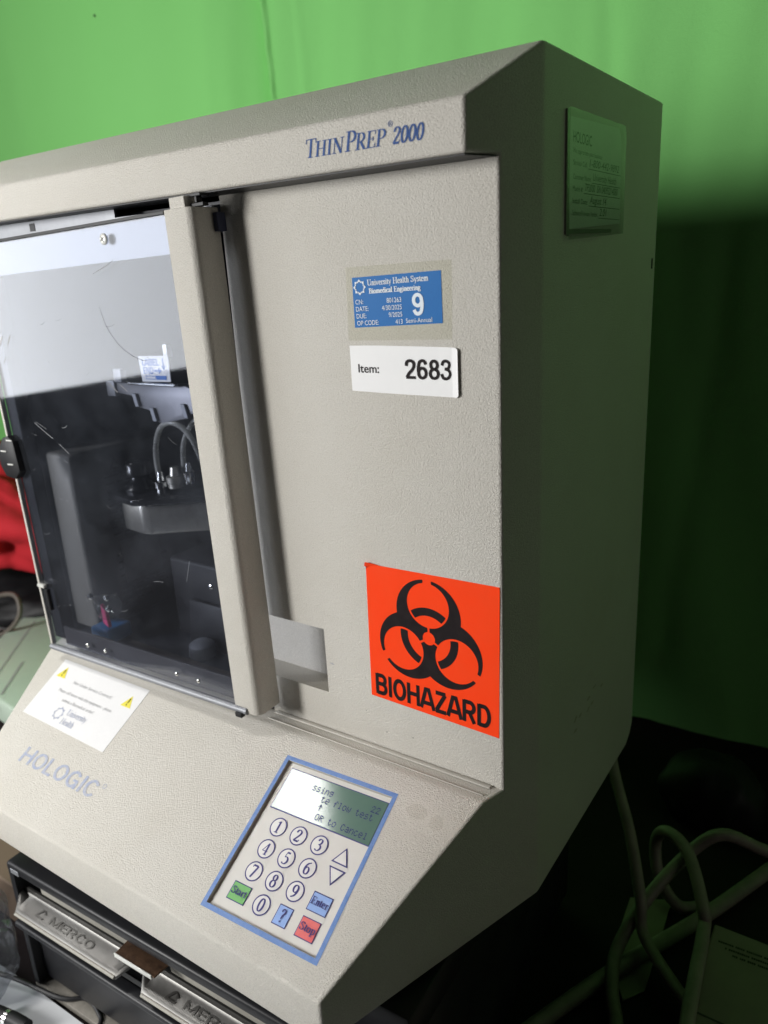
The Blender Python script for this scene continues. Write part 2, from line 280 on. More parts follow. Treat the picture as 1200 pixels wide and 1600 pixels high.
# a small serif alphabet: strokes drawn with a broad pen (stems thick, hairlines thin) on a cap height of 1
L, C, F = 'L', 'C', 'F'
def _ell(cx, cy, rx, ry, a0, a1, n=14): return (C, [(cx + rx * cos(radians(a0 + (a1 - a0) * k / n)), cy + ry * sin(radians(a0 + (a1 - a0) * k / n))) for k in range(n + 1)])
def st(x, y0, y1, s0=1, s1=1, w=0.17):
    r = [(L, [(x, y0), (x, y1)])]
    if s0: r.append((F, [(x - w, y0 + .02), (x + w, y0 + .02)]))
    if s1: r.append((F, [(x - w, y1 - .02), (x + w, y1 - .02)]))
    return r
def hb(y, x0, x1): return [(F, [(x0, y), (x1, y)])]
G = {
 'T': (.72, st(.36, 0, 1, 1, 0) + hb(.97, .02, .70) + [(F, [(.04, .98), (.03, .74)]), (F, [(.68, .98), (.70, .74)])]),
 'H': (.84, st(.18, 0, 1) + st(.66, 0, 1) + hb(.5, .18, .66)), 'I': (.42, st(.21, 0, 1)),
 'N': (.84, [(F, [(.16, 0), (.16, 1)]), (L, [(.14, 1), (.68, 0)]), (F, [(.68, 0), (.68, 1)])] + hb(.02, .02, .30) + hb(.98, .02, .2) + hb(.98, .54, .82)),
 'P': (.66, st(.19, 0, 1) + hb(.98, .19, .34) + hb(.46, .19, .34) + [_ell(.34, .72, .26, .26, 90, -90)]),
 'R': (.76, st(.19, 0, 1) + hb(.98, .19, .34) + hb(.48, .19, .36) + [_ell(.34, .73, .25, .25, 90, -90), (L, [(.36, .48), (.66, .02)]), (F, [(.6, .02), (.76, .02)])]),
 'E': (.68, st(.19, 0, 1) + hb(.98, .19, .60) + hb(.52, .19, .48) + hb(.02, .19, .62) + [(F, [(.60, .98), (.60, .78)]), (F, [(.62, .02), (.64, .26)]), (F, [(.48, .64), (.48, .40)])]),
 'S': (.60, [(C, [(.50, .80), (.42, .95), (.28, .98), (.13, .88), (.12, .72), (.26, .58), (.40, .46), (.50, .30), (.46, .10), (.30, .02), (.15, .07), (.08, .24)]), (F, [(.50, .98), (.50, .76)]), (F, [(.08, .02), (.08, .26)])]),
 'U': (.82, st(.18, .3, 1, 0, 1) + [_ell(.42, .30, .24, .29, 180, 360), (F, [(.66, .3), (.66, 1)])] + hb(.98, .54, .80)),
 'B': (.70, st(.19, 0, 1) + hb(.98, .19, .36) + hb(.52, .19, .38) + hb(.02, .19, .38) + [_ell(.34, .75, .22, .23, 90, -90), _ell(.36, .27, .25, .25, 90, -90)]),
 'a': (.48, [(C, [(.08, .50), (.14, .62), (.26, .65), (.34, .55), (.34, .40)]), (L, [(.34, .5), (.34, .08)]), (F, [(.34, .06), (.47, .06)]), (C, [(.34, .38), (.16, .31), (.07, .17), (.13, .03), (.25, .05), (.34, .16)])]),
 'c': (.44, [(C, [(.38, .52), (.30, .64), (.18, .62), (.08, .46), (.08, .24), (.18, .05), (.30, .03), (.41, .14)])]),
 'd': (.54, [_ell(.24, .33, .17, .31, 30, 330)] + st(.40, .02, 1, 0, 0) + hb(.98, .28, .40) + hb(.03, .40, .52)),
 'e': (.46, [(C, [(.08, .38), (.40, .38)]), _ell(.24, .33, .17, .31, 8, 315)]),
 'g': (.50, [_ell(.22, .43, .14, .21, 0, 360), _ell(.22, -.10, .19, .16, 0, 360), (C, [(.14, .24), (.08, .12), (.20, .05)]), (F, [(.34, .58), (.48, .61)])]),
 'h': (.56, st(.15, 0, 1, 1, 0) + hb(.98, .03, .15) + [(C, [(.15, .46), (.25, .62), (.37, .62), (.42, .46)])] + st(.42, 0, .48, 1, 0)),
 'i': (.28, st(.14, 0, .64, 1, 0) + hb(.63, .02, .14) + [(L, [(.14, .82), (.14, .93)])]),
 'l': (.28, st(.14, 0, 1, 1, 0) + hb(.98, .02, .14)),
 'm': (.84, st(.15, 0, .64, 1, 0) + hb(.63, .03, .15) + [(C, [(.15, .46), (.25, .62), (.36, .62), (.41, .46)]), (C, [(.43, .46), (.53, .62), (.64, .62), (.69, .46)])] + st(.42, 0, .48, 1, 0, .1) + st(.70, 0, .48, 1, 0, .12)),
 'n': (.56, st(.15, 0, .64, 1, 0) + hb(.63, .03, .15) + [(C, [(.15, .46), (.25, .62), (.37, .62), (.42, .46)])] + st(.42, 0, .48, 1, 0)),
 'o': (.50, [_ell(.25, .33, .18, .31, 0, 360, 24)]),
 'p': (.54, st(.15, -.3, .64, 1, 0) + hb(.63, .03, .15) + [_ell(.30, .33, .17, .31, 150, -150)]),
 'r': (.40, st(.15, 0, .64, 1, 0) + hb(.63, .03, .15) + [(C, [(.15, .44), (.22, .58), (.30, .63), (.37, .56)])]),
 's': (.40, [(C, [(.32, .50), (.25, .63), (.13, .62), (.08, .49), (.18, .38), (.30, .28), (.32, .13), (.22, .03), (.10, .06), (.06, .18)])]),
 't': (.32, [(L, [(.14, .84), (.14, .14)]), (C, [(.14, .14), (.20, .03), (.31, .10)]), (F, [(.02, .62), (.29, .62)])]),
 'v': (.52, [(L, [(.08, .62), (.26, .02)]), (F, [(.26, .02), (.44, .62)])] + hb(.63, .0, .2) + hb(.63, .34, .52)),
 'y': (.52, [(L, [(.08, .62), (.27, .02)]), (F, [(.45, .62), (.22, -.24), (.08, -.26)])] + hb(.63, .0, .2) + hb(.63, .34, .52)),
 '0': (.54, [_ell(.27, .49, .19, .48, 0, 360, 28)]), '1': (.40, st(.22, 0, 1, 1, 0) + [(F, [(.06, .84), (.22, .98)])]),
 '2': (.54, [(C, [(.07, .74), (.13, .92), (.27, .98), (.42, .87), (.42, .68), (.28, .40), (.07, .06)]), (L, [(.08, .05), (.46, .05)]), (F, [(.46, .05), (.50, .22)])]),
 '3': (.52, [(C, [(.09, .82), (.20, .97), (.36, .93), (.40, .75), (.32, .58), (.20, .53)]), (C, [(.20, .53), (.38, .47), (.45, .28), (.36, .08), (.20, .02), (.07, .10)])]),
 '4': (.54, [(F, [(.36, .98), (.05, .30), (.50, .30)])] + st(.38, 0, .98, 1, 0, .14)),
 '5': (.52, [(F, [(.18, .96), (.13, .55)]), (L, [(.18, .95), (.44, .95)]), (C, [(.13, .56), (.30, .60), (.43, .46), (.44, .24), (.32, .05), (.18, .02), (.07, .10)])]),
 '6': (.54, [(C, [(.42, .97), (.22, .84), (.10, .56), (.10, .26), (.18, .07)]), _ell(.28, .30, .18, .28, 0, 360, 22)]),
 '7': (.52, [(L, [(.06, .95), (.46, .95)]), (C, [(.46, .93), (.34, .5), (.20, 0)]), (F, [(.06, .96), (.05, .78)])]),
 '8': (.54, [_ell(.27, .75, .15, .22, 0, 360, 20), _ell(.27, .27, .19, .26, 0, 360, 22)]),
 '9': (.54, [(C, [(.12, .02), (.32, .16), (.44, .44), (.44, .74), (.36, .92)]), _ell(.26, .69, .18, .28, 0, 360, 22)]),
 '?': (.48, [(C, [(.08, .76), (.14, .92), (.26, .97), (.38, .88), (.38, .70), (.26, .52), (.24, .28)]), (L, [(.24, .02), (.24, .12)])]),
 ' ': (.28, []),
}
def serif(name, body, x, y, size, fr, z, m, parent, width=None, shear=0.0, thick=0.125, thin=0.045, scale=None, align='LEFT', small=None):
    polys = []; pen = 0.0
    for i, ch in enumerate(body):
        k = 1.0
        if small and ch in small and (i in small[ch]): k = 0.78
        adv, strokes = G[ch]
        for kind, pts in strokes:
            pts = [(pen + px * k, py * k) for px, py in pts]
            if kind == C: pts = [(q.x, q.y) for q in catmull([(a, b, 0) for a, b in pts], 3)] if len(pts) > 2 else pts
            n = len(pts)
            for j in range(n - 1):
                (ax, ay), (bx, by) = pts[j], pts[j + 1]; dx, dy = bx - ax, by - ay; l = sqrt(dx * dx + dy * dy) or 1e-6
                if kind == F: w0 = thin
                elif kind == L: w0 = thick
                else: w0 = thin + (thick - thin) * (abs(dy) / l) ** 1.4
                w0 *= 0.5; ex = dx / l * (w0 * .35 if n > 2 else 0); ey = dy / l * (w0 * .35 if n > 2 else 0)
                nx, ny = -dy / l * w0, dx / l * w0
                polys.append([(ax - ex + nx, ay - ey + ny), (ax - ex - nx, ay - ey - ny), (bx + ex - nx, by + ey - ny), (bx + ex + nx, by + ey + ny)])
        pen += adv * k
    sx = size
    if width: sx = width / pen
    off = -pen * sx / 2 if align == 'CENTER' else 0
    polys = [[(x + off + px * sx + shear * py * size, y + py * size) for px, py in q] for q in polys]
    return flatmesh(name, polys, fr, z, m, parent, stagger=0.000004)
def _blk(*p): return [(L, list(p))]
H_ = {
 'A': (.80, _blk((.04, 0), (.34, 1)) + _blk((.46, 1), (.76, 0)) + _blk((.18, .28), (.62, .28)) + _blk((.30, .93), (.50, .93))), 'B': (.76, _blk((.13, 0), (.13, 1)) + _blk((.13, .93), (.42, .93)) + _blk((.13, .52), (.42, .52)) + _blk((.13, .07), (.42, .07)) + [_ell(.42, .725, .19, .205, 90, -90), _ell(.42, .295, .22, .225, 90, -90)]),
 'C': (.76, [_ell(.39, .5, .28, .43, 40, 320, 22)]), 'D': (.78, _blk((.13, 0), (.13, 1)) + _blk((.13, .93), (.38, .93)) + _blk((.13, .07), (.38, .07)) + [_ell(.38, .5, .27, .43, 90, -90, 20)]),
 'E': (.66, _blk((.13, 0), (.13, 1)) + _blk((.13, .93), (.60, .93)) + _blk((.13, .51), (.56, .51)) + _blk((.13, .07), (.60, .07))), 'G': (.80, [_ell(.39, .5, .28, .43, 40, 335, 24)] + _blk((.42, .45), (.70, .45)) + _blk((.66, .0), (.66, .45))),
 'H': (.80, _blk((.13, 0), (.13, 1)) + _blk((.67, 0), (.67, 1)) + _blk((.13, .52), (.67, .52))), 'I': (.30, _blk((.15, 0), (.15, 1))), 'L': (.60, _blk((.13, 0), (.13, 1)) + _blk((.13, .07), (.56, .07))),
 'M': (.96, _blk((.13, 0), (.13, 1)) + _blk((.83, 0), (.83, 1)) + _blk((.13, .95), (.48, .1)) + _blk((.83, .95), (.48, .1))), 'N': (.80, _blk((.13, 0), (.13, 1)) + _blk((.67, 0), (.67, 1)) + _blk((.15, .97), (.65, .03))),
 'O': (.82, [_ell(.41, .5, .29, .43, 0, 360, 30)]), 'R': (.78, _blk((.13, 0), (.13, 1)) + _blk((.13, .93), (.42, .93)) + _blk((.13, .47), (.42, .47)) + [_ell(.42, .70, .22, .23, 90, -90)] + _blk((.40, .47), (.66, 0))),
 'Z': (.70, _blk((.08, .93), (.62, .93)) + _blk((.06, .07), (.64, .07)) + _blk((.60, .90), (.10, .10))),
 '2': (.66, [(C, [(.10, .68), (.14, .86), (.32, .93), (.50, .85), (.53, .68), (.44, .48), (.24, .28), (.13, .10)])] + _blk((.08, .07), (.60, .07))), '3': (.66, [(C, [(.11, .74), (.18, .90), (.32, .94), (.48, .86), (.50, .70), (.42, .57), (.28, .54)]), (C, [(.28, .54), (.46, .48), (.54, .30), (.46, .12), (.31, .06), (.16, .10), (.08, .27)])]),
 '6': (.66, [(C, [(.53, .77), (.46, .90), (.34, .94), (.19, .86), (.12, .62), (.11, .40), (.16, .16)]), _ell(.33, .31, .21, .25, 0, 360, 22)]), '8': (.66, [_ell(.33, .725, .18, .205, 0, 360, 20), _ell(.33, .29, .22, .23, 0, 360, 22)]),
 '9': (.66, [(C, [(.13, .23), (.20, .10), (.32, .06), (.47, .14), (.54, .38), (.55, .60), (.50, .84)]), _ell(.33, .69, .21, .25, 0, 360, 22)]), ' ': (.3, []),
}
def block(name, body, x, y, size, fr, z, m, parent, width, w=0.16):
    """bold grotesque capitals and figures drawn with even strokes"""
    global G
    keepG = G; G = H_
    o = serif(name, body, x, y, size, fr, z, m, parent, width=width, thick=w, thin=w); G = keepG
    return o
def ring(cx, cy, r0, r1, n=28, ky=1.0):
    P = []
    for k in range(n):
        a, b = 2 * pi * k / n, 2 * pi * (k + 1) / n
        P.append([(cx + r0 * cos(a), cy + ky * r0 * sin(a)), (cx + r1 * cos(a), cy + ky * r1 * sin(a)), (cx + r1 * cos(b), cy + ky * r1 * sin(b)), (cx + r0 * cos(b), cy + ky * r0 * sin(b))])
    return P
def rect(x0, y0, x1, y1): return [(x0, y0), (x1, y0), (x1, y1), (x0, y1)]
def outline(pts, w):
    """band of width w inside a convex polygon given counter-clockwise"""
    n = len(pts); P = [V((a, b)) for a, b in pts]; inn = []
    for i in range(n):
        d0 = (P[i] - P[i - 1]).normalized(); d1 = (P[(i + 1) % n] - P[i]).normalized()
        n0 = V((-d0.y, d0.x)); n1 = V((-d1.y, d1.x)); b = (n0 + n1); b = b / b.dot(n0)
        inn.append(P[i] + b * w)
    return [[tuple(P[i]), tuple(P[(i + 1) % n]), tuple(inn[(i + 1) % n]), tuple(inn[i])] for i in range(n)], [tuple(q) for q in inn]
def emblem(cx, cy, r):
    P = []
    for k in range(8):
        a = pi / 2 + k * pi / 4
        P.append([(cx + r * .62 * cos(a), cy + r * .62 * sin(a)), (cx + r * .80 * cos(a - .30), cy + r * .80 * sin(a - .30)), (cx + r * cos(a), cy + r * sin(a)), (cx + r * .80 * cos(a + .30), cy + r * .80 * sin(a + .30))])
        b = a + pi / 8
        P.append([(cx + r * .60 * cos(b - .14), cy + r * .60 * sin(b - .14)), (cx + r * .78 * cos(b - .10), cy + r * .78 * sin(b - .10)), (cx + r * .78 * cos(b + .10), cy + r * .78 * sin(b + .10)), (cx + r * .60 * cos(b + .14), cy + r * .60 * sin(b + .14))])
    return P
def implicit(fn, half, n):
    """fill fn(x, y) < 0 by marching squares; merged rows keep it light"""
    polys = []; h = 2 * half / n
    val = [[fn(-half + i * h, -half + j * h) for i in range(n + 1)] for j in range(n + 1)]
    for j in range(n):
        run = None
        for i in range(n + 1):
            full = i < n and val[j][i] < 0 and val[j][i + 1] < 0 and val[j + 1][i] < 0 and val[j + 1][i + 1] < 0
            if full:
                if run is None: run = i
                continue
            if run is not None:
                polys.append(rect(-half + run * h, -half + j * h, -half + i * h, -half + (j + 1) * h)); run = None
            if i == n: continue
            cs = [(i, j), (i + 1, j), (i + 1, j + 1), (i, j + 1)]; vs = [val[b][a] for a, b in cs]
            if min(vs) >= 0: continue
            poly = []
            for k in range(4):
                a, b = cs[k], cs[(k + 1) % 4]; va, vb = vs[k], vs[(k + 1) % 4]
                if va < 0: poly.append((-half + a[0] * h, -half + a[1] * h))
                if (va < 0) != (vb < 0):
                    t = va / (va - vb); poly.append((-half + (a[0] + (b[0] - a[0]) * t) * h, -half + (a[1] + (b[1] - a[1]) * t) * h))
            if len(poly) >= 3: polys.append(poly)
    return polys

# ================================================================== the setting
TZ = -0.30
bm = NB(); box(bm, (-3.2, -1.2, TZ - 0.04), (1.6, 0.72, TZ), 0.004); struct('table_top', bm, TABLE)
bm = NB(); box(bm, (-6, -4, -1.1), (4, 3, -1.06)); struct('floor', bm, mat('dark_floor', (0.08, 0.08, 0.08), 0.7, var=(4, 0.5, (0.05, 0.05, 0.05))))
# green cloth hung behind: a sheet with a stitched vertical pleat and loose waves
def cloth_y(x, z):
    y = 0.60 + 0.010 * sin(3.1 * x + 0.7 * z + 1.0) + 0.006 * sin(7.3 * x - 1.2 * z) + 0.0026 * sin(23 * x + 3.0 * sin(2.2 * z)) + 0.0014 * sin(47 * x + 6 * z + 1.5 * sin(5 * z)) + 0.0005 * sin(131 * x + 9 * sin(4 * z + x))
    c = -0.672 - 0.045 * (z - 0.68)
    d = x - c
    sl = 1 / (1 + math.exp(-max(-40, min(40, d / 0.0012))))
    y += (1 - sl) * 0.026 * math.exp(min(0, d) / 0.042) - 0.0075 * math.exp(-((d - 0.0035) / 0.0030) ** 2) - sl * (0.0035 * math.exp(-max(0, d) / 0.006) - 0.002 * math.exp(-max(0, d) / 0.05))
    y -= 0.0016 * math.exp(-((d - 0.062) / 0.006) ** 2)
    # soft hanging creases to the right
    y += 0.0030 * math.exp(-((x - 0.02 - 0.10 * (z - .5)) / 0.016) ** 2) + 0.0022 * math.exp(-((x + 0.14 + 0.06 * (z - .5)) / 0.012) ** 2)
    return y
bm = NB(); xs = []; x = -3.4
while x < 1.3:
    xs.append(x); x += 0.0012 if -0.72 < x < -0.62 else (0.005 if -0.80 < x < 0.2 else (0.02 if -1.8 < x < 0.35 else 0.06))
zs = [-1.0 + 0.06 * k for k in range(46)]
grid = [[bm.verts.new((x, cloth_y(x, z), z)) for x in xs] for z in zs]
for j in range(len(zs) - 1):
    for i in range(len(xs) - 1): bm.faces.new((grid[j][i], grid[j][i + 1], grid[j + 1][i + 1], grid[j + 1][i]))
o = fin('backdrop', bm, CLOTHG, smooth=180); o['kind'] = 'structure'
sd = o.modifiers.new('thickness', 'SOLIDIFY'); sd.thickness = 0.002; sd.offset = 1
bd = o
bm = NB(); lathe(bm, [(0.0018, 0), (0.0018, 0.0012)], (-1.035, cloth_y(-1.035, 0.79) - 0.0005, 0.79), (0, -1, 0), 10); fin('pin_hole', bm, BLACK, bd)

# ================================================================== slide processor
AT = tan(radians(18.5)); XC = -0.2494; YF = 0.0335
def xr(y): return AT * y if y < YF else AT * YF
def xl(y): return 2 * XC - xr(y)
proc = thing('slide_processor', (XC, 0.06, -0.1115), 'beige benchtop slide processor with tinted door, keypad and orange biohazard sticker', 'lab machine')
PM = -0.2085                                   # left edge of the fixed front panel
HB, HT = 0.0025, 0.4012
bm = NB()
prof = [(-0.0235, 0.4275), (YF, 0.4592), (0.268, 0.4592), (0.268, -0.090), (0.262, -0.100), (0.250, -0.107), (YF, -0.107), (-0.149, -0.103), (-0.149, -0.068), (-0.0185, HB), (0, HB), (0, HT), (-0.0235, HT)]
R_ = [bm.verts.new((xr(y), y, z)) for y, z in prof]; L_ = [bm.verts.new((xl(y), y, z)) for y, z in prof]
# control-panel opening in the sloping console
sdir = V((0, -0.1305, -0.0705)).normalized(); CO = V((0, -0.0185, HB))
kth = math.atan(0.003 / 0.1145)
kux = V((1, 0, 0)) * cos(kth) - sdir * sin(kth); kdn = V((1, 0, 0)) * sin(kth) + sdir * cos(kth)
KC = CO + V((-0.1143, 0, 0)) + sdir * 0.0745
KF = Frame(KC, kux, -kdn)                       # x right, y up the slope
ox, oy0, oy1 = 0.0468, -0.0553, 0.0548
hole = [bm.verts.new(KF.p(*q)) for q in ((-ox, oy1), (ox, oy1), (ox, oy0), (-ox, oy0))]
floor_ = [bm.verts.new(KF.p(*q, -0.0030)) for q in ((-ox, oy1), (ox, oy1), (ox, oy0), (-ox, oy0))]
for i in range(4): bm.faces.new((hole[i], hole[(i + 1) % 4], floor_[(i + 1) % 4], floor_[i]))
con = [L_[9], R_[9], R_[8], L_[8]]
for i in range(4): bm.faces.new((con[i], con[(i + 1) % 4], hole[(i + 1) % 4], hole[i]))
Mb = bm.verts.new((PM, 0, HB)); Mt = bm.verts.new((PM, 0, HT))
for i in range(len(prof)):
    j = (i + 1) % len(prof)
    if i == 8: continue
    if i == 10: continue                        # the panel plane, built below
    if i == 9: bm.faces.new((L_[9], R_[9], R_[10], Mb, L_[10]))
    elif i == 11: bm.faces.new((R_[11], R_[12], L_[12], L_[11], Mt))
    else: bm.faces.new((L_[i], R_[i], R_[j], L_[j]))
for sgn, K in ((1, R_), (-1, L_)):
    bm.faces.new([K[i] for i in (0, 1, 6, 7, 8, 9, 10, 11, 12)])
    bm.faces.new([K[i] for i in (1, 2, 3, 4, 5, 6)])
# fixed front panel with the finger scoop
rx0, rx1, rz0, rz1 = -0.2075, -0.1482, 0.0365, 0.0903
rc = [bm.verts.new((x, 0, z)) for x, z in ((rx0, rz1), (rx1, rz1), (rx1, rz0), (rx0, rz0))]
pc = [Mt, R_[11], R_[10], Mb]
for i in range(4): bm.faces.new((pc[i], pc[(i + 1) % 4], rc[(i + 1) % 4], rc[i]))
q0 = [bm.verts.new((-0.244, 0.030, 0.0300)), bm.verts.new((rx1, 0.030, 0.0300)), bm.verts.new((-0.244, 0.030, rz1)), bm.verts.new((rx1, 0.030, rz1))]
bm.faces.new((q0[2], q0[3], q0[1], q0[0])); bm.faces.new((q0[0], q0[1], rc[2], rc[3])); bm.faces.new((rc[0], rc[1], q0[3], q0[2]))
bm.faces.new((rc[1], rc[2], q0[1], q0[3]))
# panel returns inwards at the door opening
fl = [bm.verts.new((PM, 0.012, HB)), bm.verts.new((PM, 0.012, HT))]
fm = [bm.verts.new((PM, 0.012, z)) for z in (0.034, 0.092)]; mm = [bm.verts.new((PM, 0, z)) for z in (0.034, 0.092)]
bm.faces.new((Mb, mm[0], fm[0], fl[0])); bm.faces.new((mm[1], Mt, fl[1], fm[1])); keep2 = fm + mm
bm.normal_update(); bmesh.ops.recalc_face_normals(bm, faces=bm.faces)
keep = set(hole + floor_ + rc + q0 + fl + keep2)
es = []; big = []
for e in bm.edges:
    if len(e.link_faces) != 2 or any(v in keep for v in e.verts): continue
    if e.calc_face_angle(0) < radians(17): continue
    if Mb in e.verts or Mt in e.verts: continue
    es.append(e)
bmesh.ops.bevel(bm, geom=es, offset=0.0022, segments=3, profile=0.5, affect='EDGES', clamp_overlap=True)
housing = fin('housing', bm, PAINT, proc, smooth=32)

# seam bead where the panel meets the console ledge, with the slit at its right end
bm = NB(); box(bm, (-0.205, -0.0042, HB + 0.0002), (-0.0085, -0.0006, HB + 0.0016), 0.0006); box(bm, (-0.205, -0.0125, HB + 0.0001), (-0.0095, -0.0114, HB + 0.0008), 0.0003)
fin('seam_bead', bm, PAINT2, proc, smooth=40)

bm = NB(); box(bm, (xl(0.2) + 0.004, 0.2684, -0.085), (xr(0.2) - 0.004, 0.2704, 0.454), 0.0006); fin('bounce_block', bm, BLACK, proc)  # unseen black sheet added to cut green light bouncing off the back
# black strip put in for the shade of the open gap under the fascia
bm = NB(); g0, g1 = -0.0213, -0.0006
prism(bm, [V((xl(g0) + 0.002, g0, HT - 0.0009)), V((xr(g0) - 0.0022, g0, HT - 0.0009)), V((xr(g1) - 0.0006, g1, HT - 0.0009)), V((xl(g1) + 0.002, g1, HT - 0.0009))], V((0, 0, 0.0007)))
fin('fascia_gap_shade', bm, BLACK, proc)
# ---- inner compartment behind the door
bm = NB(); cx0, cx1, cy1, cz0, cz1 = -0.496, PM - 0.0012, 0.25, 0.0040, 0.3995
def quad(a, b, c, d): bm.faces.new([bm.verts.new(p) for p in (a, b, c, d)])
box(bm, (cx0, 0.246, cz0), (cx1, 0.250, cz1)); box(bm, (cx0 - 0.003, 0.002, cz0), (cx0, 0.246, cz1)); box(bm, (cx1, 0.0345, cz0), (cx1 + 0.003, 0.246, cz1))
box(bm, (cx0, 0.001, cz0 - 0.001), (cx1, 0.246, cz0 + 0.001)); box(bm, (cx0, 0.012, cz1 - 0.003), (cx1, 0.246, cz1 - 0.001))
fin('compartment_lining', bm, DARK, proc)
bm = NB(); box(bm, (cx0 + 0.001, -0.006, 0.3835), (-0.3129, -0.004, 0.4005)); box(bm, (-0.3129, -0.006, 0.3835), (-0.2105, -0.004, 0.3945))
rail = fin('top_guide_rail', bm, GREYMETAL, proc)
bm = NB(); box(bm, (-0.4225, -0.0064, 0.3925), (-0.4155, -0.0061, 0.3985)); fin('rail_slot', bm, BLACK, rail)
# grey cover on the left wall with a printed instruction panel
bm = NB(); box(bm, (cx0 + 0.001, 0.012, 0.012), (-0.452, 0.20, 0.196), 0.004, 3); cov = fin('side_cover', bm, GREYBOX, proc, smooth=40)
IF = Frame((-0.452, 0.0, 0.0), (0, 1, 0), (0, 0, 1))
for k in range(19):
    if k in (9, 10): continue
    zz = 0.165 - k * 0.0075
    wds = ''.join(random.choice(['mmn ', 'nom ', 'iron ', 'sum ', 'on ', 'run ']) for _ in range(4 if k % 3 else 3))
    polys = []; xx = 0.045
    for wd in wds.split(' '):
        w = 0.004 * len(wd) * random.uniform(.8, 1.2)
        if w > 0: polys.append(rect(xx, zz, xx + w, zz + 0.0022)); xx += w + 0.003
    flatmesh('printed_line', polys, IF, 0.0003, INK, cov)
flatmesh('warning_triangle', outline([(0.052, 0.172), (0.066, 0.172), (0.059, 0.184)], 0.0016)[0], IF, 0.0003, INK, cov)
bm = NB(); box(bm, (-0.4515, 0.050, 0.052), (-0.4511, 0.098, 0.098), 0.0002); fin('instruction_card', bm, mat('grey_card', (0.17, 0.17, 0.165), 0.5, var=(120, 0.7, (0.10, 0.10, 0.10))), cov)
# black drive block low on the right
bm = NB(); box(bm, (-0.392, 0.060, 0.006), (-0.232, 0.20, 0.088), 0.004, 3); blk = fin('drive_block', bm, BLACK, proc, smooth=40)
bm = NB(); lathe(bm, [(0.0032, 0), (0.0032, 0.0012), (0.002, 0.002)], (-0.335, 0.060, 0.066), (0, -1, 0), 14); fin('screw_head', bm, CHROME, blk, smooth=40)
bm = NB(); lathe(bm, [(0.012, 0), (0.013, 0.002), (0.012, 0.012), (0.008, 0.015)], (-0.33, 0.035, 0.006), (0, 0, 1), 20); fin('waste_cup', bm, GREYMETAL, proc, smooth=40)
# steel vial clamp with black lid, knobs, fittings and tubing
bm = NB()
pts = [(-0.430, 0.045), (-0.424, 0.040), (-0.392, 0.036), (-0.385, 0.040), (-0.33, 0.080), (-0.33, 0.13), (-0.425, 0.13)]
prism(bm, [V((x, y, 0.118)) for x, y in pts], V((0, 0, 0.030)), 0.0025); clamp = fin('vial_clamp', bm, STEEL2, proc, smooth=40)
bm = NB(); pts2 = [(-0.446, 0.052), (-0.438, 0.036), (-0.392, 0.027), (-0.380, 0.034), (-0.322, 0.078), (-0.322, 0.135), (-0.440, 0.135)]
prism(bm, [V((x, y, 0.1485)) for x, y in pts2], V((0, 0, 0.006)), 0.0018); fin('clamp_lid', bm, KNOB, clamp, smooth=40)
for kx, ky, r, hh in ((-0.415, 0.058, 0.016, 0.030), (-0.345, 0.090, 0.012, 0.032)):
    bm = NB(); lathe(bm, [(r, 0), (r * 1.05, 0.004), (r * .62, 0.010), (r * .55, 0.014), (r * .82, 0.017), (r * .80, hh - 0.003), (r * .6, hh)], (kx, ky, 0.1545), (0, 0, 1), 24); fin('clamp_knob', bm, KNOB, clamp, smooth=50)
for kx, ky, kz, r in ((-0.372, 0.066, 0.160, 0.0075), (-0.352, 0.066, 0.166, 0.0045), (-0.388, 0.062, 0.1545, 0.006)):
    bm = NB(); lathe(bm, [(r, 0), (r, 0.004), (r * 1.15, 0.005), (r * 1.15, 0.011), (r * .7, 0.012), (r * .5, 0.020)], (kx, ky, kz), (0, 0, 1), 18); fin('fitting', bm, CHROME if r < 0.007 else STEEL2, clamp, smooth=40)
for P, r in (([(-0.390, 0.062, 0.165), (-0.391, 0.063, 0.195), (-0.380, 0.064, 0.218), (-0.362, 0.066, 0.222), (-0.347, 0.070, 0.208), (-0.338, 0.075, 0.175)], 0.0026),
             ([(-0.368, 0.074, 0.170), (-0.366, 0.076, 0.200), (-0.352, 0.080, 0.222), (-0.332, 0.085, 0.228), (-0.312, 0.090, 0.205)], 0.0024)):
    bm = NB(); tube(bm, P, r, 10, 10); fin('clear_tubing', bm, TUBEM, proc, smooth=180)
# slide holder with the blue LABEL END placard
bm = NB(); SH = 0.048
prism(bm, [V((x, SH, z)) for x, z in ((-0.4147, 0.2508), (-0.4147, 0.2607), (-0.3214, 0.2607), (-0.2942, 0.2499), (-0.2942, 0.239), (-0.3187, 0.2372), (-0.3241, 0.2317), (-0.3576, 0.2263), (-0.3631, 0.2263), (-0.3694, 0.2372), (-0.3875, 0.239), (-0.393, 0.2499))], V((0, 0.012, 0)), 0.0008)
holder = fin('slide_holder', bm, mat('anodised_grey', (0.13, 0.13, 0.14), 0.4, 0.4, var=(60, 0.5, (0.08, 0.08, 0.09))), proc, smooth=40)
for x0, x1, z0, z1, m_ in ((-0.4274, -0.4156, 0.248, 0.2625, GREYMETAL), (-0.4147, -0.4038, 0.2612, 0.2734, GREYMETAL), (-0.3422, -0.3368, 0.2847, 0.296, SCREWW)):
    bm = NB(); box(bm, (x0, SH - 0.002, z0), (x1, SH + 0.004, z1), 0.0008); fin('holder_tab', bm, m_, holder, smooth=40)
for x0, z0 in ((-0.3911, 0.2399), (-0.3694, 0.2277), (-0.3277, 0.2331)):
    bm = NB(); prism(bm, [V((x0, SH - 0.003, z0 + 0.012)), V((x0 + 0.005, SH - 0.003, z0 + 0.012)), V((x0 + 0.008, SH - 0.003, z0)), V((x0 + 0.003, SH - 0.003, z0))], V((0, 0.003, 0)), 0.0004); fin('slide_clip', bm, GREYMETAL, holder)
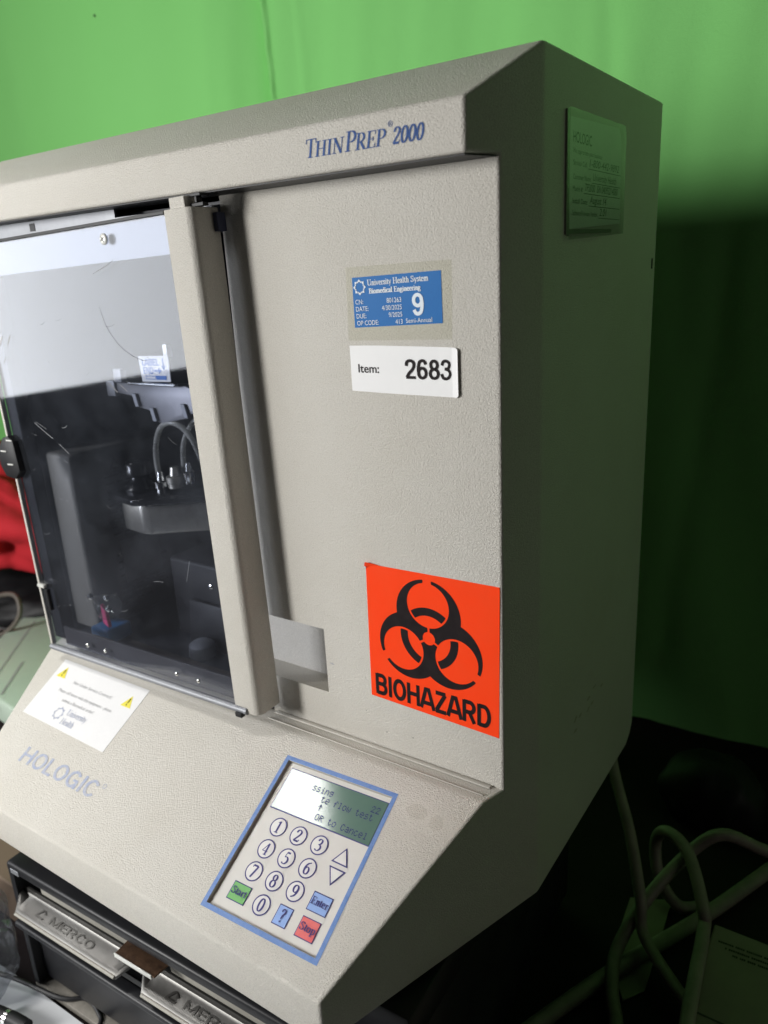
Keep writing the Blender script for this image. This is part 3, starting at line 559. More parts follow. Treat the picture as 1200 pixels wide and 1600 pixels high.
bm = NB(); box(bm, (-0.3911, SH - 0.006, 0.2603), (-0.3277, SH - 0.002, 0.263), 0.0008); fin('holder_edge', bm, CHROME, holder)
plc = Frame((-0.3729, SH - 0.003, 0.2633), (1, 0, 0.02), (0, 0, 1))
bm = NB(); prism(bm, [plc.p(0, 0), plc.p(0.0376, 0), plc.p(0.0386, 0.0225), plc.p(-0.001, 0.0225)], plc.n * -0.001, 0.0002); placard = fin('label_placard', bm, PAPER, proc)
block('placard_lettering', 'LABEL', 0.0035, 0.0142, 0.0058, plc, 0.0004, LABELB, placard, 0.0225, 0.17)
block('placard_lettering', 'END', 0.0038, 0.0070, 0.0058, plc, 0.0004, LABELB, placard, 0.0138, 0.17)
flatmesh('arrow_print', [rect(0.0180, 0.0088, 0.0240, 0.0106), [(0.0240, 0.0069), (0.0284, 0.0097), (0.0240, 0.0125)], rect(0.0306, 0.0131, 0.0319, 0.0203), [(0.0288, 0.0140), (0.0313, 0.0095), (0.0338, 0.0140)], [(0.0200, 0.0018), (0.0330, 0.0018), (0.0335, 0.0054), (0.0190, 0.0054)]], plc, 0.0004, LABELB, placard)
flatmesh('slide_print', outline([(0.0059, 0.0023), (0.0193, 0.0020), (0.0185, 0.0052), (0.0059, 0.0054)], 0.0005)[0], plc, 0.0004, LABELB, placard)
# small mechanism low on the left: clear funnel, blue tray, magenta plug
bm = NB(); box(bm, (-0.452, 0.000, 0.008), (-0.425, 0.030, 0.024), 0.003, 3); trayp = fin('blue_tray', bm, BLUEP, proc, smooth=40)
bm = NB(); prism(bm, [V((-0.434, 0.004, 0.030)), V((-0.426, 0.004, 0.026)), V((-0.428, 0.004, 0.044)), V((-0.434, 0.004, 0.050))], V((0, 0.004, 0)), 0.0006); fin('magenta_plug', bm, PINK, proc)
bm = NB(); lathe(bm, [(0.004, 0), (0.007, 0.004), (0.0085, 0.010), (0.013, 0.024), (0.012, 0.027), (0.006, 0.029)], (-0.444, 0.008, 0.052), (1, -0.15, -0.12), 20); fin('clear_funnel', bm, SLEEVE, proc, smooth=60)
for px, py, pz in ((-0.419, 0.004, 0.060), (-0.416, 0.002, 0.050), (-0.437, -0.001, 0.060)):
    bm = NB(); lathe(bm, [(0.0028, 0), (0.0034, 0.002), (0.002, 0.004)], (px, py, pz), (0, -1, 0.3), 12); fin('funnel_screw', bm, CHROME, proc, smooth=50)

# guide rods, hoses and small brackets further in
for gx_, gy_ in ((-0.300, 0.215), (-0.262, 0.215)):
    bm = NB(); tube(bm, [(gx_, gy_, 0.006), (gx_, gy_, 0.392)], 0.004, 12, 0); fin('guide_rod', bm, STEEL2, proc, smooth=60)
bm = NB(); box(bm, (-0.448, 0.150, 0.196), (-0.225, 0.165, 0.214), 0.002); fin('cross_rail', bm, GREYBOX, proc, smooth=40)
for gx_, gz_ in ((-0.42, 0.205), (-0.36, 0.205), (-0.30, 0.205)):
    bm = NB(); lathe(bm, [(0.003, 0), (0.003, 0.001), (0.0018, 0.0018)], (gx_, 0.1499, gz_), (0, -1, 0), 12); fin('rail_screw', bm, SCREWW, proc, smooth=50)
bm = NB(); tube(bm, [(-0.300, 0.20, 0.30), (-0.315, 0.12, 0.27), (-0.318, 0.09, 0.225), (-0.325, 0.085, 0.19)], 0.004, 10, 8); fin('black_hose', bm, KNOB, proc, smooth=180)
bm = NB(); prism(bm, [V((-0.362, 0.048, 0.004)), V((-0.362, 0.058, 0.004)), V((-0.362, 0.058, 0.050)), V((-0.362, 0.054, 0.050))], V((0.05, 0, 0)), 0.0008); fin('front_bracket', bm, BLACK, proc, smooth=40)
bm = NB(); box(bm, (-0.449, -0.004, 0.006), (-0.2115, 0.022, 0.0075), 0.0004); fin('sill_plate', bm, mat('stained_sill', (0.10, 0.075, 0.06), 0.5, var=(35, 0.8, (0.045, 0.04, 0.04))), proc)
# ---- door: hangs a little out of square, so it is built in its own tilted frame
DA = radians(1.4); DX, DZ = -0.4704, 0.0145
def dp(u, y, w): return V((DX + u * cos(DA) - w * sin(DA), y, DZ + u * sin(DA) + w * cos(DA)))
def dxf(co): return dp(co.x, co.y, co.z)
bm = NB(); box(bm, (0.0, -0.0300, 0.0), (0.2500, -0.0265, 0.3690), 0, xf=dxf)
door = fin('door', bm, GLASS, proc); door['label'] = 'smoky clear sliding door pane with scratches and dust'
bm = NB(); 
sp_ = [(0.2490, -0.0305)] + [(0.2745 - 0.006 + 0.006 * sin(a * pi / 16), -0.0305 + 0.006 - 0.006 * cos(a * pi / 16)) for a in range(9)] + [(0.2745, -0.0062), (0.2727, -0.0062)] + [(0.2727 - 0.0042 + 0.0042 * cos(a * pi / 8), -0.0287 + 0.0042 - 0.0042 * sin(a * pi / 8)) for a in range(5)] + [(0.2490, -0.0287)]
prism(bm, [V((a, b, -0.0050)) for a, b in sp_], V((0, 0, 0.3765)))
rnd_e = [e for e in bm.edges if abs(e.verts[0].co.z - e.verts[1].co.z) < 1e-6]
bmesh.ops.bevel(bm, geom=rnd_e, offset=0.0005, segments=2, profile=0.5, affect='EDGES')
for v in bm.verts: v.co = dxf(v.co)
stile = fin('door_stile', bm, PAINT, door, smooth=35)
bm = NB(); box(bm, (0.2545, -0.0300, 0.3660), (0.2690, -0.0180, 0.3785), 0.0006, 2, dxf); fin('stile_tab', bm, PAINT, door)
bm = NB(); box(bm, (0.2700, -0.026, 0.3712), (0.2820, -0.021, 0.3735), 0.0003, 1, dxf); box(bm, (0.2745, -0.026, 0.3735), (0.2765, -0.021, 0.3775), 0.0003, 1, dxf); box(bm, (0.2700, -0.026, 0.3775), (0.2800, -0.018, 0.3795), 0.0003, 1, dxf); fin('stop_bracket', bm, BLACK, door)
bm = NB(); box(bm, (0.2750, -0.012, 0.3560), (0.2790, -0.004, 0.3680), 0.0003, 1, dxf); fin('stop_pad', bm, mat('dark_blue_rubber', (0.02, 0.025, 0.06), 0.5), door)
bm = NB(); box(bm, (0.0005, -0.0262, 0.3440), (0.2485, -0.0250, 0.3685), 0.0002, 1, dxf); fin('top_strip', bm, STRIP, door)
bm = NB(); box(bm, (0.0, -0.0302, 0.3692), (0.2480, -0.0262, 0.3716), 0.0003, 1, dxf); fin('top_gap_shade', bm, BLACK, door)  # black strip drawn as the shadowed gap between rail and pane
bm = NB(); box(bm, (-0.0034, -0.0306, -0.001), (-0.0003, -0.0262, 0.369), 0.0004, 1, dxf); fin('edge_trim', bm, PAINT2, door)
bm = NB(); box(bm, (0.0002, -0.0262, 0.006), (0.0160, -0.0135, 0.3430), 0.0006, 1, dxf); fin('hinge_channel', bm, BLACK, door)
bm = NB(); tube(bm, [dp(-0.003, -0.0300, -0.0035), dp(0.262, -0.0300, -0.0035)], 0.0030, 12, 0); fin('bottom_rail', bm, GREYMETAL, door, smooth=60)
bm = NB(); box(bm, (0.2515, -0.0345, -0.0085), (0.2585, -0.0300, -0.0045), 0.0004, 1, dxf); fin('rail_clip', bm, BLACK, door)
bm = NB(); box(bm, (0.0170, -0.0262, 0.0010), (0.2485, -0.0240, 0.0200), 0.0003, 1, dxf); fin('lower_inner_strip', bm, mat('smoked_strip', (0.06, 0.055, 0.055), 0.35), door)
def screw(u_, w_, r, y, m_, parent, cross=True):
    bm = NB(); lathe(bm, [(r, 0), (r, 0.0006), (r * .8, 0.0012), (r * .3, 0.0015)], dp(u_, y, w_), (0, -1, 0), 20); s_ = fin('screw', bm, m_, parent, smooth=50)
screw(0.1815, 0.3595, 0.0040, -0.0301, SCREWW, door)
scf = Frame(dp(0.1815, -0.0301 - 0.0016, 0.3595), (1, 0, 0.6), (-0.6, 0, 1))
flatmesh('cross_recess', [rect(-0.0022, -0.0004, 0.0022, 0.0004), rect(-0.0004, 0.0004, 0.0004, 0.0022), rect(-0.0004, -0.0022, 0.0004, -0.0004)], scf, 0.0001, DUSTM, door)
for u_ in (0.0590, 0.0850, 0.1820, 0.2085): screw(u_, 0.0105, 0.0020, -0.0301, CHROME, door)
bm = NB(); prism(bm, [dp(u_, -0.0345, w_) for u_, w_ in ((-0.003, 0.206), (0.005, 0.208), (0.012, 0.203), (0.014, 0.176), (0.004, 0.168), (-0.010, 0.170), (-0.016, 0.180), (-0.016, 0.194))], V((0, 0.012, 0)), 0.0005); hinge = fin('hinge', bm, BLACK, door, smooth=40)
for u_, w_ in ((-0.010, 0.193), (0.003, 0.2035), (-0.003, 0.181)):
    bm = NB(); box(bm, (u_, -0.0352, w_), (u_ + 0.009, -0.0345, w_ + 0.0014), 0.0003, 1, dxf); fin('hinge_pin', bm, SCREWW, hinge)
bm = NB(); box(bm, (0.0005, -0.034, 0.0610), (0.0115, -0.0302, 0.0645), 0.0006, 1, dxf); fin('latch_plate', bm, SCREWW, door)
bm = NB(); box(bm, (0.0105, -0.034, 0.0390), (0.0155, -0.0302, 0.0605), 0.0006, 1, dxf); fin('latch_bar', bm, BLACK, door)
# scratches scored into the pane
DF = Frame(dp(0, -0.0301, 0), (cos(DA), 0, sin(DA)), (-sin(DA), 0, cos(DA)))
SCR = mat('scratch_line', (0.27, 0.28, 0.30), 0.6); SCD = mat('grime_line', (0.12, 0.12, 0.13), 0.7)
def scratch(pts, w, m_):
    polys = []
    for a, b in zip(pts, pts[1:]):
        d = V((b[0] - a[0], b[1] - a[1])); l = d.length; nx, ny = -d.y / l * w, d.x / l * w
        polys.append([(a[0] + nx, a[1] + ny), (a[0] - nx, a[1] - ny), (b[0] - nx, b[1] - ny), (b[0] + nx, b[1] + ny)])
    flatmesh('scratch', polys, DF, 0.00005, m_, door)
scratch([(0.046, 0.221), (0.058, 0.214), (0.069, 0.208)], 0.00025, SCR); scratch([(0.076, 0.204), (0.088, 0.196)], 0.00022, SCR)
scratch([(0.162, 0.337), (0.178, 0.341), (0.188, 0.345)], 0.00022, SCR); scratch([(0.048, 0.222), (0.062, 0.216)], 0.00012, SCR)
rs = random.Random(4)
for k in range(26):
    a = rs.uniform(0.02, 0.23); b = rs.uniform(0.03, 0.33); ln = rs.uniform(0.002, 0.011); an = rs.uniform(-1.2, 0.3)
    scratch([(a, b), (a + ln * .5 * cos(an), b + ln * .5 * sin(an)), (a + ln * cos(an + .2), b + ln * sin(an + .2))], rs.uniform(0.00005, 0.00014), SCR)
scratch([(0.213, 0.100), (0.220, 0.118)], 0.00012, SCR); scratch([(0.172, 0.093), (0.180, 0.0945), (0.184, 0.0942)], 0.00012, SCR)
arc = [(0.215 + 0.052 * cos(radians(a)), 0.317 + 0.045 * sin(radians(a))) for a in range(185, 262, 5)]
scratch(arc, 0.00014, SCD)
scratch([(0.158, 0.256), (0.164, 0.252), (0.167, 0.249)], 0.0006, SCD); scratch([(0.172, 0.255), (0.179, 0.250)], 0.0005, SCD)
scratch([(0.017, 0.287), (0.024, 0.295)], 0.0008, GREYTXT); scratch([(0.005, 0.272), (0.011, 0.277)], 0.0006, GREYTXT)

# ---- printed name on the fascia
FF = Frame((0, -0.0235, 0), (1, 0, 0), (0, 0, 1))
def fascia(body, x, size, w): serif('fascia_lettering', body, x, 0.4103, size, FF, 0.0002, NAVY, proc, width=w, shear=0.20, thick=0.15, thin=0.05)
fascia('T', -0.1125, 0.0098, 0.0076); fascia('HIN', -0.1052, 0.0080, 0.0205); fascia('P', -0.0838, 0.0102, 0.0072); fascia('REP', -0.0767, 0.0084, 0.0200)
fascia('2000', -0.0518, 0.0082, 0.0195)
flatmesh('registered_mark', ring(-0.0524, 0.4205, 0.0012, 0.0015, 18), FF, 0.0002, NAVY, proc)
sans('registered_mark', 'R', -0.0530, 0.4197, 0.0016, FF, 0.00021, NAVY, proc)
# small grazes in the fascia paint and dirt on panel
PF = Frame((0, 0, 0), (1, 0, 0), (0, 0, 1))
flatmesh('scuff', [[(-0.1455, 0.0628), (-0.1418, 0.0618), (-0.1400, 0.0625), (-0.1425, 0.0634)], [(-0.1440, 0.0612), (-0.1425, 0.0610), (-0.1422, 0.0614)]], PF, 0.00015, GREYTXT, proc)
for x, z, r in ((-0.095, 0.018, .0006), (-0.072, 0.0205, .0005), (-0.113, 0.031, .0004), (-0.175, 0.019, .0004)):
    flatmesh('speck', [[(x + r * cos(a), z + r * .7 * sin(a)) for a in (0, 1, 2.1, 3.2, 4.2, 5.2)]], PF, 0.00015, DUSTM, proc)

# ---- biohazard sticker
bm = NB()
def slab(fr, pts, t, z0=0.00005):
    prism(bm, [fr.p(x, y, z0) for x, y in pts], fr.n * t)
slab(PF, [(-0.1048, 0.1490), (-0.1036, 0.1512), (-0.0018, 0.1526), (-0.0016, 0.1500), (-0.0030, 0.0428), (-0.1068, 0.0464)], 0.00020)
bio = fin('biohazard_sticker', bm, ORANGE, proc); bio['label'] = 'fluorescent orange square sticker with black biohazard symbol and BIOHAZARD lettering'
bm = NB()   # lifted, folded-over top-left corner
a_, b_, c_ = PF.p(-0.1062, 0.1478, 0.0004), PF.p(-0.0925, 0.1516, 0.0005), PF.p(-0.1040, 0.1530, 0.0022)
prism(bm, [a_, PF.p(-0.1015, 0.1500, 0.0006), b_, PF.p(-0.0985, 0.1524, 0.0012), c_], V((0, -0.0002, 0))); fin('curled_corner', bm, ORANGE, bio)
bm = NB(); prism(bm, [PF.p(-0.1066, 0.1474, 0.0006), PF.p(-0.1040, 0.1484, 0.0008), PF.p(-0.1048, 0.1498, 0.0016)], V((0, -0.0001, 0))); fin('torn_paper', bm, PAPER, bio)
def biof(x, y):
    d = -1e9; best = 1e9; g_all = 1e9; cut = 1e9; rg = 1e9
    r0 = sqrt(x * x + y * y)
    for k in range(3):
        a = radians(90 + 120 * k); c, s = cos(a), sin(a)
        t = x * c + y * s; n = -x * s + y * c
        best = min(best, sqrt((t - 11) ** 2 + n * n) - 15.5)
        g = sqrt((t - 15) ** 2 + n * n) - 10.1; g_all = min(g_all, g)
        cut = min(cut, max(abs(n) - 0.5, -t, t - 15), max(abs(n) - 2.0, 15 - t))
        rg = min(rg, sqrt((t - 15) ** 2 + n * n) - 9.2)
    main = max(best, -g_all, -(r0 - 3.0), -cut)
    rng = max(abs(r0 - 12.2) - 1.8, rg)
    return min(main, rng)
sp = implicit(biof, 28, 150); bu = 0.00163
flatmesh('biohazard_symbol', [[(-0.0552 + px * bu, 0.1045 + py * bu) for px, py in q] for q in sp], PF, 0.0004, INK, bio)
tf = Frame(PF.p(-0.1023, 0.0492), (1, 0, -0.012), (0, 0, 1))
block('sticker_lettering', 'BIOHAZARD', -0.0006, 0, 0.0168, tf, 0.00042, INK, bio, 0.0945, 0.19)

# ---- blue equipment tag under clear tape
bm = NB(); slab(PF, [(-0.1057, 0.3490), (-0.0301, 0.3500), (-0.0310, 0.3052), (-0.1069, 0.3043)], 0.00005, 0.0003); tape = fin('clear_tape', bm, TAPE, proc)
bm = NB(); slab(PF, [(-0.1013, 0.3427), (-0.0374, 0.3444), (-0.0371, 0.3145), (-0.1012, 0.3123)], 0.00015); btag = fin('equipment_tag', bm, BLUE, proc); btag['label'] = 'bright blue inspection tag printed in white with a large numeral nine'
bf = Frame(PF.p(-0.1012, 0.3123), (1, 0, 0.030), (0, 0, 1)); z_ = 0.00045
flatmesh('tag_emblem', emblem(0.0062, 0.0243, 0.0048), bf, z_, WINK, btag)
serif('tag_lettering', 'University Health System', 0.0122, 0.0250, 0.0034, bf, z_, WINK, btag, width=0.0440, thick=0.15, thin=0.07)
serif('tag_lettering', 'Biomedical Engineering', 0.0130, 0.0202, 0.0030, bf, z_, WINK, btag, width=0.0375, thick=0.19, thin=0.09)
for i, (a, b) in enumerate((('CN:', '801263'), ('DATE:', '4/30/2025'), ('DUE:', '9/2025'), ('OP CODE:', '413'))):
    yy = 0.0142 - i * 0.0043
    sans('tag_lettering', a, 0.0022, yy, 0.0029, bf, z_, WINK, btag, sx=0.90); sans('tag_lettering', b, 0.0366, yy - 0.0002, 0.0029, bf, z_, WINK, btag, align='RIGHT', sx=0.90)
block('tag_lettering', '9', 0.0435, 0.0057, 0.0125, bf, z_, WINK, btag, 0.0088, 0.17)
sans('tag_lettering', 'Semi-Annual', 0.0388, 0.0014, 0.0028, bf, z_, WINK, btag, width=0.0183)

# ---- white item sticker, corners slightly lifted on the right
bm = NB()
SXY = [(-0.1061, 0.3000), (-0.1066, 0.2996)]
xs_ = [-0.1065, -0.085, -0.060, -0.040, -0.0315, -0.0285, -0.0270]; lift = [0, 0, 0, 0.0001, 0.0003, 0.0009, 0.0016]
top = [0.3011, 0.3013, 0.3010, 0.3007, 0.3005, 0.3003, 0.2992]; bot = [0.2722, 0.2716, 0.2712, 0.2710, 0.2709, 0.2709, 0.2722]
va = [bm.verts.new(PF.p(x, t, 0.0001 + l)) for x, t, l in zip(xs_, top, lift)]; vb = [bm.verts.new(PF.p(x, t, 0.0001 + l)) for x, t, l in zip(xs_, bot, lift)]
for i in range(6): bm.faces.new((va[i], va[i + 1], vb[i + 1], vb[i]))
item = fin('item_sticker', bm, PAPER, proc); item['label'] = 'white rectangular sticker reading Item 2683 with a lifting right edge'
md = item.modifiers.new('thickness', 'SOLIDIFY'); md.thickness = 0.00012; md.offset = 0
sans('sticker_lettering', 'Item:', -0.1005, 0.2842, 0.0055, PF, 0.00035, INK, item, width=0.0160, bold=0.014)
block('sticker_lettering', '2683', -0.0651, 0.2812, 0.0120, PF, 0.00055, INK, item, 0.0338, 0.15)

# ---- console print: warning sticker, maker name, keypad
CF = Frame(CO, (1, 0, 0), -sdir)               # x right, y up the slope (negative = down)
bm = NB(); slab(CF, [(-0.4590, -0.0095), (-0.3345, -0.0088), (-0.3345, -0.0728), (-0.4565, -0.0700)], 0.0002); warn = fin('warning_sticker', bm, PAPER, proc); warn['label'] = 'white printed notice with two yellow warning triangles on the sloping console'
for cx_, cy_ in ((-0.447, -0.0225), (-0.3475, -0.0255)):
    flatmesh('warning_triangle', [[(cx_ - 0.0066, cy_ - 0.005), (cx_ + 0.0066, cy_ - 0.005), (cx_, cy_ + 0.0065)]], CF, 0.0004, YELLOW, warn)
    flatmesh('exclamation_mark', [rect(cx_ - 0.0006, cy_ - 0.0012, cx_ + 0.0006, cy_ + 0.0035), rect(cx_ - 0.0006, cy_ - 0.0035, cx_ + 0.0006, cy_ - 0.0022)], CF, 0.0005, INK, warn)
sans('notice_lettering', 'Not Under Service Contract!', -0.3975, -0.0290, 0.0034, CF, 0.0004, GREYTXT, warn, align='CENTER', sx=1.0)
sans('notice_lettering', 'Please call issues with this equipment - please', -0.3970, -0.0400, 0.0032, CF, 0.0004, GREYTXT, warn, align='CENTER', sx=0.95)
sans('notice_lettering', 'submit a Biomedical order!', -0.3990, -0.0475, 0.0032, CF, 0.0004, GREYTXT, warn, align='CENTER', sx=0.95)
flatmesh('notice_emblem', emblem(-0.4140, -0.0585, 0.0068), CF, 0.0004, FADED, warn)
serif('notice_lettering', 'University', -0.4045, -0.0572, 0.0058, CF, 0.0004, FADED, warn, width=0.0280)
serif('notice_lettering', 'Health', -0.4045, -0.0662, 0.0058, CF, 0.0004, FADED, warn, width=0.0185)
hf = Frame(CF.p(-0.4185, -0.1050), (1, 0.03, 0.02), -sdir)
HFr = Frame(CF.p(0, 0, 0), (1, 0, 0), -sdir)
block('maker_lettering', 'HOLOGIC', -0.4170, -0.1085, 0.0142, HFr, 0.0002, FADED, proc, 0.1060, 0.15)
flatmesh('registered_mark', ring(-0.3075, -0.0955, 0.0016, 0.0021, 16), HFr, 0.0002, FADED, proc)

# keypad: blue printed border, sunk membrane with display and keys
bm = NB()
prism(bm, [KF.p(x, y, -0.00285) for x, y in ((-ox + .0002, oy0 + .0002), (ox - .0002, oy0 + .0002), (ox - .0002, oy1 - .0002), (-ox + .0002, oy1 - .0002))], KF.n * 0.0004)
kp = fin('control_panel', bm, KEYP, proc); kp['label'] = 'sunken membrane keypad with grey-green display, numbered keys and blue border'
b0, _ = outline([(-ox - .0034, oy0 - .0034), (ox + .0034, oy0 - .0034), (ox + .0034, oy1 + .0034), (-ox - .0034, oy1 + .0034)], 0.0033)
flatmesh('blue_border', b0, KF, 0.00015, FRAMEB, kp)
KZ = -0.00245
# display window
bm = NB(); prism(bm, [KF.p(x, y, KZ + 0.0001) for x, y in ((-0.0413, 0.0192), (0.0452, 0.0192), (0.0452, 0.0502), (-0.0413, 0.0502))], KF.n * 0.0005); disp = fin('display_screen', bm, LCD, kp)
db, _ = outline([(-0.0421, 0.0184), (0.0460, 0.0184), (0.0460, 0.0510), (-0.0421, 0.0510)], 0.0008); flatmesh('display_outline', db, KF, KZ + 0.0001, KLINE, kp)
# dot-matrix lettering on the display
DOT = {'s': '00000,01110,10000,01110,00001,11110,0', 'i': '00100,00000,01100,00100,00100,01110,0', 'n': '00000,10110,11001,10001,10001,10001,0', 'g': '00000,01111,10001,01111,00001,01110,0', 't': '01000,11100,01000,01000,01001,00110,0', 'e': '00000,01110,10001,11111,10000,01110,0',
 'f': '00110,01001,11100,01000,01000,01000,0', 'l': '01100,00100,00100,00100,00100,01110,0', 'o': '00000,01110,10001,10001,10001,01110,0', 'w': '00000,10001,10001,10101,10101,01010,0', 'O': '01110,10001,10001,10001,10001,01110,0', 'R': '11110,10001,11110,10100,10010,10001,0', 'C': '01110,10001,10000,10000,10001,01110,0', 'a': '00000,01110,00001,01111,10001,01111,0', 'c': '00000,01110,10000,10000,10001,01110,0', '2': '01110,10001,00010,00100,01000,11111,0', '^': '00100,01110,10101,00100,00100,00100,0', ' ': '0'}
def dotline(txt, x, y, px, py):
    P = []
    for k, ch in enumerate(txt):
        for r, row in enumerate(DOT[ch].split(',')):
            for c, bit in enumerate(row):
                if bit == '1':
                    X, Y = x + (k * 6 + c) * px, y + (5 - r) * py
                    P.append(rect(X, Y, X + px * 1.0, Y + py * 1.0))
    flatmesh('display_lettering', P, KF, KZ + 0.0008, LCDT, kp)
dpx = 0.00063; dpy = 0.00078
dotline('ssing', -0.0165, 0.0405, dpx, dpy); dotline('22', 0.0352, 0.0405, dpx, dpy); dotline('te flow test', -0.0052, 0.0345, dpx, dpy); dotline('^', -0.0045, 0.0285, dpx, dpy); dotline('OR to Cancel', -0.0030, 0.0215, dpx, dpy)
def keycap(pts, name, m_):
    bm = NB(); prism(bm, [KF.p(x, y, KZ + 0.0001) for x, y in pts], KF.n * 0.00045, 0.00012, 1); return fin(name, bm, m_, kp)
for ch, kx, ky in (('1', -.0265, .0077), ('2', -.0080, .0075), ('3', .0107, .0072), ('4', -.0266, -.0088), ('5', -.0080, -.0091), ('6', .0108, -.0094), ('7', -.0264, -.0252), ('8', -.0079, -.0254), ('9', .0106, -.0256), ('0', -.0078, -.0419)):
    bm = NB(); lathe(bm, [(0.0060, 0), (0.0060, 0.00022), (0.0052, 0.00032), (0.0030, 0.00036)], KF.p(kx, ky, KZ + 0.0001), KF.n, 28); fin('number_key', bm, KEYC, kp, smooth=60)
    flatmesh('key_outline', ring(kx, ky, 0.0059, 0.0069, 32), KF, KZ + 0.0003, KLINE, kp)
    serif('key_lettering', ch, kx, ky - 0.0042, 0.0084, KF, KZ + 0.0006, KLINE, kp, align='CENTER', width=0.0052 if ch != '1' else 0.0040, thick=0.15, thin=0.065)
for body, kx, ky, w_, h_, m_, tw in (('Start', -.0283, -.0413, .0158, .0123, KGREEN, .0130), ('?', .0108, -.0422, .0116, .0128, KBLUE, .0040), ('Enter', .0317, -.0262, .0158, .0123, KBLUE, .0138), ('Stop', .0319, -.0426, .0150, .0130, KRED, .0125)):
    pts = rect(kx - w_ / 2, ky - h_ / 2, kx + w_ / 2, ky + h_ / 2); b1, inn = outline(pts, 0.0006)
    keycap(inn, 'function_key', m_); flatmesh('key_outline', b1, KF, KZ + 0.0003, KLINE, kp)
    serif('key_lettering', body, kx, ky - (0.0018 if body != '?' else 0.0042), 0.0048 if body != '?' else 0.0086, KF, KZ + 0.0010, KLINE, kp, align='CENTER', width=tw, thick=0.13, thin=0.06)
for pts in ([(0.0246, 0.0010), (0.0384, 0.0006), (0.0315, 0.0125)], [(0.0388, -0.0022), (0.0250, -0.0018), (0.0322, -0.0138)][::1]):
    A = V((*pts[0], 0)); B = V((*pts[1], 0)); Cc = V((*pts[2], 0))
    if (B - A).cross(Cc - A).z < 0: pts = pts[::-1]
    b1, inn = outline(pts, 0.0009); keycap(inn, 'arrow_key', KEYC); flatmesh('key_outline', b1, KF, KZ + 0.0003, KLINE, kp)

RES = clear('glue_residue', (0.985, 0.98, 0.97), 1.2, 0.25, 0.10, (0.80, 0.78, 0.73))
for cx_, cy_, a_, b_ in ((-0.0475, -0.0215, 0.0085, 0.0062), (-0.0305, -0.0240, 0.0060, 0.0056)):
    flatmesh('glue_residue', [[(cx_ + a_ * rnd_ * cos(t), cy_ + b_ * rnd_ * sin(t)) for t, rnd_ in [(k * pi / 8, random.uniform(.75, 1.0)) for k in range(16)]]], CF, 0.00015, RES, proc)
# ---- service card in a plastic sleeve on the right side
XB = AT * YF
BF = Frame((XB, 0, 0), (0, 1, 0), (0, 0, 1))
bm = NB(); slab(BF, [(0.0695, 0.4262), (0.1600, 0.4292), (0.1655, 0.4240), (0.1690, 0.3690), (0.0716, 0.3640)], 0.0003, 0.0006); card = fin('service_card', bm, CARDG, proc); card['label'] = 'handwritten service card in a clear sleeve on the shaded side'
bm = NB()
slab(BF, [(0.0645, 0.4295), (0.0700, 0.4310), (0.1706, 0.4318), (0.1740, 0.4270), (0.1745, 0.3625), (0.0695, 0.3580), (0.0660, 0.3620)], 0.0004, 0.0014); fin('plastic_sleeve', bm, SLEEVE, card)
bm = NB(); slab(BF, [(0.0645, 0.4295), (0.0690, 0.4300), (0.0700, 0.3600), (0.0655, 0.3610)], 0.0012, 0.0001); slab(BF, [(0.0655, 0.3612), (0.150, 0.3630), (0.150, 0.3652), (0.070, 0.3640)], 0.0010, 0.0001); fin('sleeve_edge', bm, mat('yellowed_plastic', (0.20, 0.20, 0.17), 0.3), card)
SI = mat('service_card_print', (0.08, 0.10, 0.09), 0.6)
sans('card_lettering', 'HOLOGIC', 0.0750, 0.4130, 0.0062, BF, 0.0011, SI, card, width=0.0320, bold=0.01)
sans('card_lettering', 'We appreciate your business', 0.0750, 0.4072, 0.0028, BF, 0.0011, SI, card, width=0.0520)
rows = (('Service Call:', '1-800-442-9892', 0.4005), ('Customer Name:', 'University Health', 0.3927), ('Model #:', 'TP2000  SN 04092214080', 0.3860), ('Install Date:', 'August 14', 0.3790), ('Software/Firmware Version:', '2.01', 0.3722))
for i, (a, b, zz) in enumerate(rows):
    w = 0.0055 * (5.0 if i < 4 else 8.4)
    w = (0.024, 0.031, 0.017, 0.026, 0.045)[i]
    sans('card_lettering', a, 0.0758, zz, 0.0030, BF, 0.0011, SI, card, width=w)
    sans('card_handwriting', b, 0.0758 + w + 0.004, zz + 0.0008, 0.0046, BF, 0.0011, SI, card, width=(0.058, 0.046, 0.064, 0.032, 0.014)[i], shear=0.25)
    flatmesh('card_rule', [rect(0.0758 + w + 0.002, zz - 0.0009, 0.166, zz - 0.0005)], BF, 0.0011, SI, card)
bm = NB(); box(bm, (XB + 0.00002, 0.2555, 0.3365), (XB + 0.0002, 0.2590, 0.3445)); fin('side_hole', bm, BLACK, proc)
CHIP = mat('stained_paint', (0.44, 0.40, 0.33), 0.6)
for k in range(9):   # chipped paint low on the side
    cy_ = 0.10 + 0.075 * random.random(); cz_ = -0.012 + 0.02 * random.random() + (cy_ - 0.1) * 0.1
    flatmesh('paint_chip', [[(cy_ + 0.005 * random.uniform(.3, 1) * cos(a), cz_ + 0.0022 * random.uniform(.3, 1) * sin(a)) for a in (0, .8, 1.7, 2.5, 3.3, 4.2, 5.2)]], BF, 0.00012 + k * 0.00001, CHIP, proc)
for fx in (-0.40, -0.09):
    for fy in (-0.08, 0.18):
        bm = NB(); lathe(bm, [(0.011, 0), (0.012, 0.001), (0.012, 0.0040), (0.010, 0.0048)], (fx, fy, -0.1118), (0, 0, 1), 18); fin('rubber_foot', bm, BLACK, proc, smooth=40)

